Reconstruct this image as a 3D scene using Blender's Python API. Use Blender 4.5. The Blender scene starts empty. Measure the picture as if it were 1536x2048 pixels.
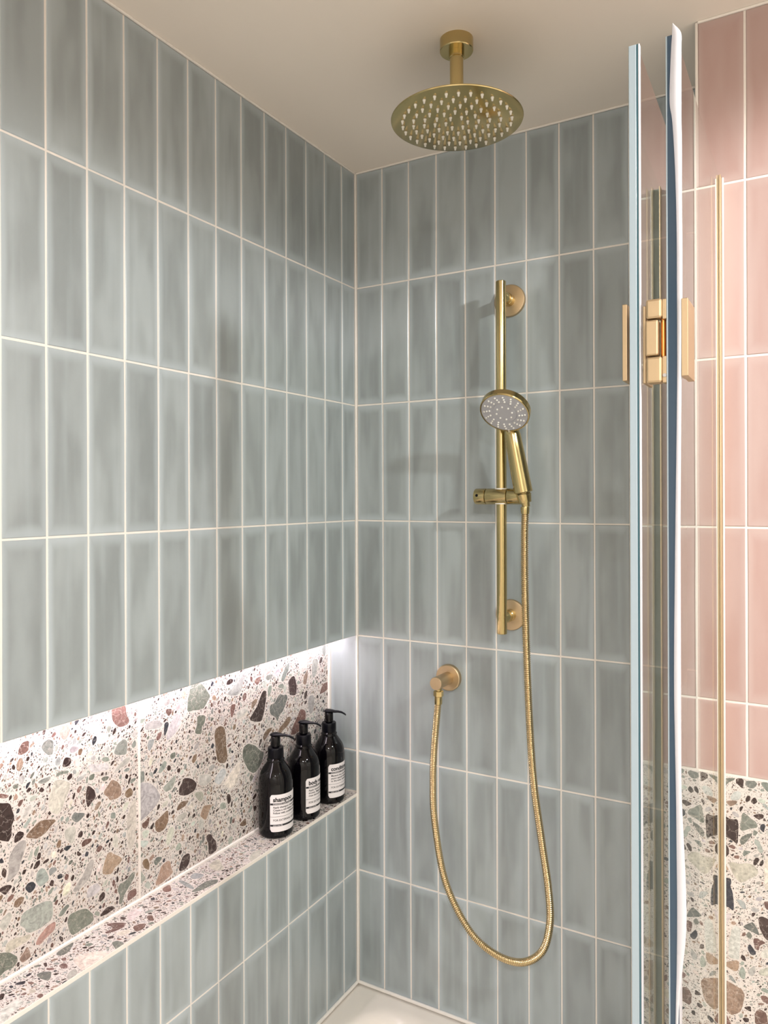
import bpy, bmesh, math, random
import numpy as np
from mathutils import Matrix, Vector
from math import sin, cos, pi, radians

S = bpy.context.scene
C = S.collection
H0 = 1.33                      # eye height above the floor; shapes below are written in metres from eye level

# ---------------------------------------------------------------- camera
cam = bpy.data.cameras.new('camera')
co = bpy.data.objects.new('camera', cam); C.objects.link(co)
cam.sensor_fit = 'HORIZONTAL'; cam.sensor_width = 36.0
cam.lens = 36.0 * 1501.5 / 1536
cam.shift_y = -30.6 / 1536
cam.clip_start = 0.02
co.matrix_world = (Matrix.Translation((1.046, -1.672, H0)) @ Matrix.Rotation(.5219, 4, 'Z')
                   @ Matrix.Rotation(pi / 2, 4, 'X') @ Matrix.Rotation(-.0035, 4, 'Z'))
S.camera = co

# ---------------------------------------------------------------- exposure and world
S.view_settings.view_transform = 'Standard'
S.view_settings.look = 'None'
S.view_settings.exposure = 0.07
S.view_settings.gamma = 1.0
S.view_settings.use_curve_mapping = False
w = bpy.data.worlds.new('room_world'); S.world = w; w.use_nodes = True
w.node_tree.nodes['Background'].inputs[0].default_value = (.9, .92, 1, 1)
w.node_tree.nodes['Background'].inputs[1].default_value = 0.05

# ---------------------------------------------------------------- ceiling downlights (first two read from the shadows; the last added to brighten the walls)
ZCEIL = .848
DOWNLIGHTS = [(1.90, -.93, 78.0, 'SPOT'), (2.15, -1.90, 13.0, 'AREA'), (1.40, -2.45, 31.0, 'AREA')]
LIGHT_COL = (1.0, .988, .985)
for i, (x, y, p, kind) in enumerate(DOWNLIGHTS):
    L = bpy.data.lights.new('downlight', kind); L.energy = p; L.color = LIGHT_COL
    if kind == 'AREA': L.shape = 'DISK'; L.size = .06
    else: L.spot_size = radians(172); L.spot_blend = .15; L.shadow_soft_size = .042
    lo = bpy.data.objects.new('downlight_lamp', L); C.objects.link(lo)
    lo.location = (x, y, H0 + ZCEIL - (.012 if kind == 'AREA' else .045))

# ---------------------------------------------------------------- helpers
def lin(r, g, b):
    f = lambda c: (c / 255) / 12.92 if c / 255 <= .04045 else ((c / 255 + .055) / 1.055) ** 2.4
    return (f(r), f(g), f(b), 1)

BASE = {}
def thing(name, base, label=None, cat=None, group=None, kind=None):
    o = bpy.data.objects.new(name, None); C.objects.link(o)
    o.location = (base[0], base[1], base[2] + H0); o.empty_display_size = .05
    BASE[o] = Vector(base); tag(o, label, cat, group, kind)
    return o
def tag(o, label=None, cat=None, group=None, kind=None):
    if label: o['label'] = label
    if cat: o['category'] = cat
    if group: o['group'] = group
    if kind: o['kind'] = kind
    return o
def mesh(name, verts, faces, m, parent=None, base=None, smooth=False, mats=None, fm=None):
    b = BASE[parent] if parent is not None else Vector(base or (0, 0, 0))
    me = bpy.data.meshes.new(name)
    me.from_pydata([(v[0] - b[0], v[1] - b[1], v[2] - b[2]) for v in verts], [], faces)
    me.update()
    for mm in (mats or [m]): me.materials.append(mm)
    if fm: me.polygons.foreach_set('material_index', fm)
    if smooth: me.polygons.foreach_set('use_smooth', [True] * len(me.polygons))
    o = bpy.data.objects.new(name, me); C.objects.link(o)
    if parent is not None: o.parent = parent
    else: o.location = (b[0], b[1], b[2] + H0)
    BASE[o] = b
    return o
def bmo(name, bm, m, parent=None, base=None, smooth=None, auto=None):
    b = BASE[parent] if parent is not None else Vector(base or (0, 0, 0))
    bmesh.ops.translate(bm, verts=bm.verts, vec=-b)
    bmesh.ops.recalc_face_normals(bm, faces=bm.faces)
    if auto is not None:
        for f in bm.faces: f.smooth = True
        for e in bm.edges:
            if len(e.link_faces) == 2 and e.calc_face_angle(0) > radians(auto): e.smooth = False
    me = bpy.data.meshes.new(name); bm.to_mesh(me); bm.free()
    me.materials.append(m)
    o = bpy.data.objects.new(name, me); C.objects.link(o)
    if parent is not None: o.parent = parent
    else: o.location = (b[0], b[1], b[2] + H0)
    BASE[o] = b
    return o
def box(bm, x0, x1, y0, y1, z0, z1, bev=0, M=None, seg=2):
    g = bmesh.ops.create_cube(bm, size=1)
    vs = g['verts']
    for v in vs:
        v.co = Vector(((x0 + x1) / 2 + v.co.x * (x1 - x0), (y0 + y1) / 2 + v.co.y * (y1 - y0), (z0 + z1) / 2 + v.co.z * (z1 - z0)))
    if bev:
        es = list({e for v in vs for e in v.link_edges})
        r = bmesh.ops.bevel(bm, geom=es, offset=bev, segments=seg, affect='EDGES', profile=.5)
        vs = list({v for f in r['faces'] for v in f.verts} | {v for v in vs if v.is_valid})
    if M: bmesh.ops.transform(bm, verts=vs, matrix=M)
    return vs
def lathe(bm, prof, origin, axis=(0, 0, 1), n=48, cap=True):
    """prof: [(distance along axis, radius)]"""
    ax = Vector(axis).normalized()
    t = Vector((1, 0, 0)) if abs(ax.x) < .9 else Vector((0, 1, 0))
    a = ax.cross(t).normalized(); b = ax.cross(a)
    o = Vector(origin); rings = []
    for d, r in prof:
        if r < 1e-6: rings.append([bm.verts.new(o + ax * d)])
        else: rings.append([bm.verts.new(o + ax * d + (a * cos(2 * pi * i / n) + b * sin(2 * pi * i / n)) * r) for i in range(n)])
    for p, q in zip(rings, rings[1:]):
        for i in range(n):
            j = (i + 1) % n
            if len(p) == 1 and len(q) == 1: continue
            if len(p) == 1: bm.faces.new((p[0], q[j], q[i]))
            elif len(q) == 1: bm.faces.new((p[i], p[j], q[0]))
            else: bm.faces.new((p[i], p[j], q[j], q[i]))
    if cap:
        for r in (rings[0], rings[-1]):
            if len(r) > 2: bm.faces.new(r)
def newbm(): return bmesh.new()
def cyl(bm, p0, p1, r, bev=.0008, n=48):
    d = (Vector(p1) - Vector(p0)); L = d.length
    lathe(bm, [(0, r - bev), (bev, r), (L - bev, r), (L, r - bev)], p0, d, n)

# ---------------------------------------------------------------- materials
class N:
    def __init__(s, name):
        s.m = bpy.data.materials.new(name); s.m.use_nodes = True
        s.t = s.m.node_tree; s.b = s.t.nodes['Principled BSDF']
    def n(s, typ, **kw):
        x = s.t.nodes.new(typ)
        for k, v in kw.items():
            if k.startswith('i_'): x.inputs[k[2:].replace('_', ' ')].default_value = v
            elif k.startswith('n') and k[1:].isdigit(): x.inputs[int(k[1:])].default_value = v
            else: setattr(x, k, v)
        return x
    def l(s, a, b): s.t.links.new(a, b)
    def math(s, op, a, b=None, c=None, clamp=False):
        x = s.n('ShaderNodeMath', operation=op); x.use_clamp = clamp
        for i, v in enumerate((a, b, c)):
            if v is None: continue
            if isinstance(v, (int, float)): x.inputs[i].default_value = v
            else: s.l(v, x.inputs[i])
        return x.outputs[0]
    def mix(s, f, a, b):
        x = s.n('ShaderNodeMix', data_type='RGBA')
        for i, v in ((0, f), (6, a), (7, b)):
            if isinstance(v, (int, float)): x.inputs[i].default_value = v
            elif isinstance(v, tuple): x.inputs[i].default_value = v
            else: s.l(v, x.inputs[i])
        return x.outputs[2]
    def ramp(s, f, lo, hi):
        x = s.n('ShaderNodeMapRange', interpolation_type='SMOOTHSTEP')
        s.l(f, x.inputs[0]); x.inputs[1].default_value = lo; x.inputs[2].default_value = hi
        return x.outputs[0]
def simple(name, col, rough=.5, metal=0, spec=.5, noise=0, nscale=20, bump=0):
    k = N(name); k.b.inputs['Roughness'].default_value = rough; k.b.inputs['Metallic'].default_value = metal
    k.b.inputs['Specular IOR Level'].default_value = spec
    k.b.inputs['Base Color'].default_value = col
    tc = k.n('ShaderNodeTexCoord')
    if noise:
        nz = k.n('ShaderNodeTexNoise', i_Scale=nscale, i_Detail=4.0); k.l(tc.outputs['Object'], nz.inputs['Vector'])
        d = tuple(c * (1 - noise) for c in col[:3]) + (1,); u = tuple(min(1, c * (1 + noise)) for c in col[:3]) + (1,)
        k.l(k.mix(nz.outputs[0], d, u), k.b.inputs['Base Color'])
    if bump:
        nz = k.n('ShaderNodeTexNoise', i_Scale=nscale * 3, i_Detail=3.0); k.l(tc.outputs['Object'], nz.inputs['Vector'])
        bp = k.n('ShaderNodeBump', i_Strength=bump, i_Distance=.002); k.l(nz.outputs[0], bp.inputs['Height']); k.l(bp.outputs[0], k.b.inputs['Normal'])
    return k.m

def glaze(name, mid, dark, light, rough=.28):
    """hand-finished ceramic: paler pooled glaze at the rims, streaks along the length, tone shift per tile"""
    k = N(name); tc = k.n('ShaderNodeTexCoord'); oi = k.n('ShaderNodeObjectInfo')
    sep = k.n('ShaderNodeSeparateXYZ'); k.l(tc.outputs['Generated'], sep.inputs[0])
    off = k.n('ShaderNodeVectorMath', operation='SCALE'); off.inputs[0].default_value = (37, 21, 53); k.l(oi.outputs['Random'], off.inputs['Scale'])
    add = k.n('ShaderNodeVectorMath', operation='ADD'); k.l(tc.outputs['Object'], add.inputs[0]); k.l(off.outputs[0], add.inputs[1])
    def nz(sx, sz, det, rgh=.5):
        mp = k.n('ShaderNodeMapping'); mp.inputs['Scale'].default_value = (sx, sx, sz); k.l(add.outputs[0], mp.inputs[0])
        n_ = k.n('ShaderNodeTexNoise', i_Scale=1.0, i_Detail=det, i_Roughness=rgh); k.l(mp.outputs[0], n_.inputs['Vector']); return n_.outputs[0]
    cloud = nz(17, 5, 2.0); streak = nz(42, 2.4, 2.0); fine = nz(140, 60, 3.0, .6)
    base = k.mix(k.ramp(cloud, .36, .66), dark, mid)
    base = k.mix(k.math('MULTIPLY', k.ramp(streak, .46, .80), .30), base, light)
    # rims
    ex = k.math('SUBTRACT', .5, k.math('ABSOLUTE', k.math('SUBTRACT', sep.outputs[0], .5)))
    ez = k.math('SUBTRACT', .5, k.math('ABSOLUTE', k.math('SUBTRACT', sep.outputs[2], .5)))
    wob = k.math('MULTIPLY', k.math('SUBTRACT', cloud, .5), .22)
    rx = k.math('SUBTRACT', 1.0, k.ramp(k.math('ADD', ex, wob), .02, .17))
    rz = k.math('SUBTRACT', 1.0, k.ramp(k.math('ADD', ez, k.math('MULTIPLY', wob, .4)), .005, .075))
    rim = k.math('MULTIPLY', k.math('MAXIMUM', rx, rz), .62)
    base = k.mix(rim, base, light)
    bc = k.n('ShaderNodeHueSaturation'); k.l(base, bc.inputs['Color'])
    k.l(k.math('ADD', .93, k.math('MULTIPLY', oi.outputs['Random'], .15)), bc.inputs['Value'])
    fc = k.mix(k.math('MULTIPLY', fine, .10), bc.outputs[0], light)
    k.l(fc, k.b.inputs['Base Color'])
    k.b.inputs['Roughness'].default_value = rough
    bp = k.n('ShaderNodeBump', i_Strength=.11, i_Distance=.003)
    k.l(k.math('ADD', k.math('MULTIPLY', cloud, .8), k.math('MULTIPLY', streak, .16)), bp.inputs['Height'])
    k.l(bp.outputs[0], k.b.inputs['Normal'])
    return k.m

def terrazzo_bed():
    k = N('terrazzo_bed'); tc = k.n('ShaderNodeTexCoord'); P = tc.outputs['Object']
    nz = k.n("ShaderNodeTexNoise", i_Scale=9.0, i_Detail=4.0); k.l(P, nz.inputs['Vector'])
    c = k.mix(nz.outputs[0], lin(200, 191, 184), lin(222, 214, 208))
    for sc, th, col, pick in ((330, .30, lin(120, 100, 90), .55), (560, .30, lin(150, 140, 130), .5)):
        v = k.n('ShaderNodeTexVoronoi', i_Scale=float(sc), i_Randomness=1.0); k.l(P, v.inputs['Vector'])
        sp = k.n('ShaderNodeSeparateColor'); k.l(v.outputs['Color'], sp.inputs[0])
        hit = k.math('MULTIPLY', k.math('LESS_THAN', v.outputs['Distance'], th), k.math('GREATER_THAN', sp.outputs[0], pick))
        tone = k.mix(sp.outputs[1], col, lin(75, 66, 62))
        c = k.mix(k.math('MULTIPLY', hit, .8), c, tone)
    k.l(c, k.b.inputs['Base Color']); k.b.inputs['Roughness'].default_value = .3
    return k.m
def terrazzo_chip():
    k = N('marble_chip'); tc = k.n('ShaderNodeTexCoord'); P = tc.outputs['Object']
    at = k.n('ShaderNodeAttribute', attribute_name='tint')
    n1 = k.n('ShaderNodeTexNoise', i_Scale=55.0, i_Detail=5.0, i_Roughness=.62, i_Distortion=1.8); k.l(P, n1.inputs['Vector'])
    n2 = k.n('ShaderNodeTexNoise', i_Scale=190.0, i_Detail=4.0, i_Roughness=.7); k.l(P, n2.inputs['Vector'])
    wv = k.n('ShaderNodeTexVoronoi', feature='DISTANCE_TO_EDGE', i_Scale=62.0)
    dist = k.n('ShaderNodeMixRGB', blend_type='ADD'); dist.inputs[0].default_value = .018
    k.l(P, dist.inputs[1]); k.l(n1.outputs[1], dist.inputs[2]); k.l(dist.outputs[0], wv.inputs['Vector'])
    hs = k.n('ShaderNodeHueSaturation'); k.l(at.outputs['Color'], hs.inputs['Color']); hs.inputs['Saturation'].default_value = .72
    k.l(k.math('ADD', -.36, k.math('MULTIPLY', k.math('ADD', n1.outputs[0], k.math('MULTIPLY', n2.outputs[0], .6)), 1.70)), hs.inputs['Value'])
    vein = k.math('MULTIPLY', k.math('SUBTRACT', 1.0, k.ramp(wv.outputs['Distance'], .0, .03)), k.math('MULTIPLY', at.outputs['Alpha'], k.math('MULTIPLY', n2.outputs[0], 1.7)))
    c = k.mix(vein, hs.outputs[0], lin(226, 214, 202))
    dk = k.math('MULTIPLY', k.ramp(n1.outputs[0], .55, .72), k.math('MULTIPLY', at.outputs['Alpha'], .7))
    c = k.mix(dk, c, lin(52, 48, 48))
    k.l(c, k.b.inputs['Base Color']); k.b.inputs['Roughness'].default_value = .24
    return k.m
def brass(name, col=(.57, .455, .22, 1), rough=.16):
    k = N(name); tc = k.n('ShaderNodeTexCoord')
    mp = k.n('ShaderNodeMapping'); mp.inputs['Scale'].default_value = (500, 500, 12); k.l(tc.outputs['Object'], mp.inputs[0])
    n_ = k.n('ShaderNodeTexNoise', i_Scale=1.0, i_Detail=3.0); k.l(mp.outputs[0], n_.inputs['Vector'])
    k.l(k.mix(n_.outputs[0], tuple(c * .96 for c in col[:3]) + (1,), col), k.b.inputs['Base Color'])
    k.l(k.math('ADD', rough - .03, k.math('MULTIPLY', n_.outputs[0], .06)), k.b.inputs['Roughness'])
    k.b.inputs['Metallic'].default_value = 1
    return k.m
def pane(name, tint):
    """clear panel: straight transmission ; the reflection of both faces combined, 2R/(1+R)"""
    k = N(name); t = k.t; t.nodes.remove(k.b)
    g = k.n('ShaderNodeNewGeometry'); fr = k.n('ShaderNodeFresnel')
    ior = k.n('ShaderNodeMix', data_type='FLOAT'); k.l(g.outputs['Backfacing'], ior.inputs[0]); ior.inputs[2].default_value = 1.5; ior.inputs[3].default_value = 1 / 1.5
    k.l(ior.outputs[0], fr.inputs['IOR'])
    tr = k.n('ShaderNodeBsdfTransparent'); tr.inputs[0].default_value = tint
    gl = k.n('ShaderNodeBsdfGlossy'); gl.inputs['Roughness'].default_value = 0.0; gl.inputs['Color'].default_value = (.96, .98, .97, 1)
    mx = k.n('ShaderNodeMixShader'); r2 = k.math('DIVIDE', k.math('MULTIPLY', fr.outputs[0], 2.0), k.math('ADD', fr.outputs[0], 1.0)); k.l(r2, mx.inputs[0]); k.l(tr.outputs[0], mx.inputs[1]); k.l(gl.outputs[0], mx.inputs[2])
    out = [n_ for n_ in t.nodes if n_.type == 'OUTPUT_MATERIAL'][0]; k.l(mx.outputs[0], out.inputs['Surface'])
    return k.m
def soft_plastic(name, col, rough=.3, trans=.3):
    k = N(name); k.b.inputs['Base Color'].default_value = col; k.b.inputs['Roughness'].default_value = rough
    tl = k.n('ShaderNodeBsdfTranslucent'); tl.inputs[0].default_value = col
    mx = k.n('ShaderNodeMixShader'); mx.inputs[0].default_value = trans
    out = [n_ for n_ in k.t.nodes if n_.type == 'OUTPUT_MATERIAL'][0]
    k.l(k.b.outputs[0], mx.inputs[1]); k.l(tl.outputs[0], mx.inputs[2]); k.l(mx.outputs[0], out.inputs['Surface'])
    return k.m
def emit(name, col, s):
    k = N(name); k.b.inputs['Base Color'].default_value = (0.8, .8, .8, 1)
    k.b.inputs['Emission Color'].default_value = col; k.b.inputs['Emission Strength'].default_value = s
    return k.m

M_BLUE = glaze('blue_grey_glaze', lin(156, 164, 165), lin(138, 145, 145), lin(176, 186, 190))
M_PINK = glaze('pink_glaze', lin(180, 154, 147), lin(174, 144, 136), lin(186, 165, 159), .35)
M_GROUT = simple('grout', lin(228, 221, 212), .8, noise=.05, nscale=60, bump=.2)
M_SEAL = simple('white_silicone', lin(236, 230, 222), .4)
M_CEIL = simple('ceiling_paint', lin(236, 227, 216), .75, noise=.02, nscale=3, bump=.05)
M_PAINT = simple('wall_paint', lin(212, 206, 198), .8, noise=.03, nscale=4)
M_FLOOR = simple('floor_tile', lin(212, 205, 194), .5, noise=.1, nscale=5)
M_TBED = terrazzo_bed(); M_CHIP = terrazzo_chip()
M_BRASS = brass('brushed_brass')
M_BRASS2 = brass('satin_brass', (.56, .43, .27, 1), .46)
M_HOSE = brass('hose_brass', (.62, .48, .27, 1), .2)
M_GREY = simple('grey_rubber_face', lin(170, 170, 175), .45)
M_NOZ = simple('white_silicone_nozzle', lin(225, 222, 214), .45)
M_BLACK = simple('gloss_black_plastic', (.0015, .0012, .002, 1), .03, spec=.32)
M_BLACKM = simple('satin_black_plastic', (.002, .002, .004, 1), .28, spec=.16)
M_LABEL = simple('white_paper_label', lin(226, 220, 220), .5, noise=.03)
M_INK = simple('black_ink', (.01, .01, .012, 1), .6)
M_TRAY = simple('white_tray_enamel', lin(232, 224, 214), .14)
M_PANE = pane('clear_glass', (.97, .985, .98, 1))
def clear():
    k = N('clear_back_face'); k.t.nodes.remove(k.b); tr = k.n('ShaderNodeBsdfTransparent'); tr.inputs[0].default_value = (.97, .985, .98, 1)
    k.l(tr.outputs[0], [n_ for n_ in k.t.nodes if n_.type == 'OUTPUT_MATERIAL'][0].inputs['Surface']); return k.m
M_CLEAR = clear()
M_EDGEA = soft_plastic('pale_polished_glass_edge', lin(190, 207, 216), .22, .3)
M_TEAL = simple('teal_glass_edge', lin(62, 98, 108), .12)
M_FAR = simple('grey_glass_edge', lin(128, 134, 124), .2)
M_NAVY = simple('navy_glass_edge', lin(58, 80, 100), .1)
M_FIN = soft_plastic('white_pvc_seal', lin(236, 236, 240), .3, .35)
M_LED = emit('led_strip_light', (1.0, .87, .97, 1), 56.0)
M_LAMP = emit('lamp_glass', (1.0, .93, .84, 1), 6.0)
M_WHITE = simple('white_metal', lin(235, 232, 226), .4)
M_SILVER = simple('silver_screw', (.6, .6, .6, 1), .3, metal=1)

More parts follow.
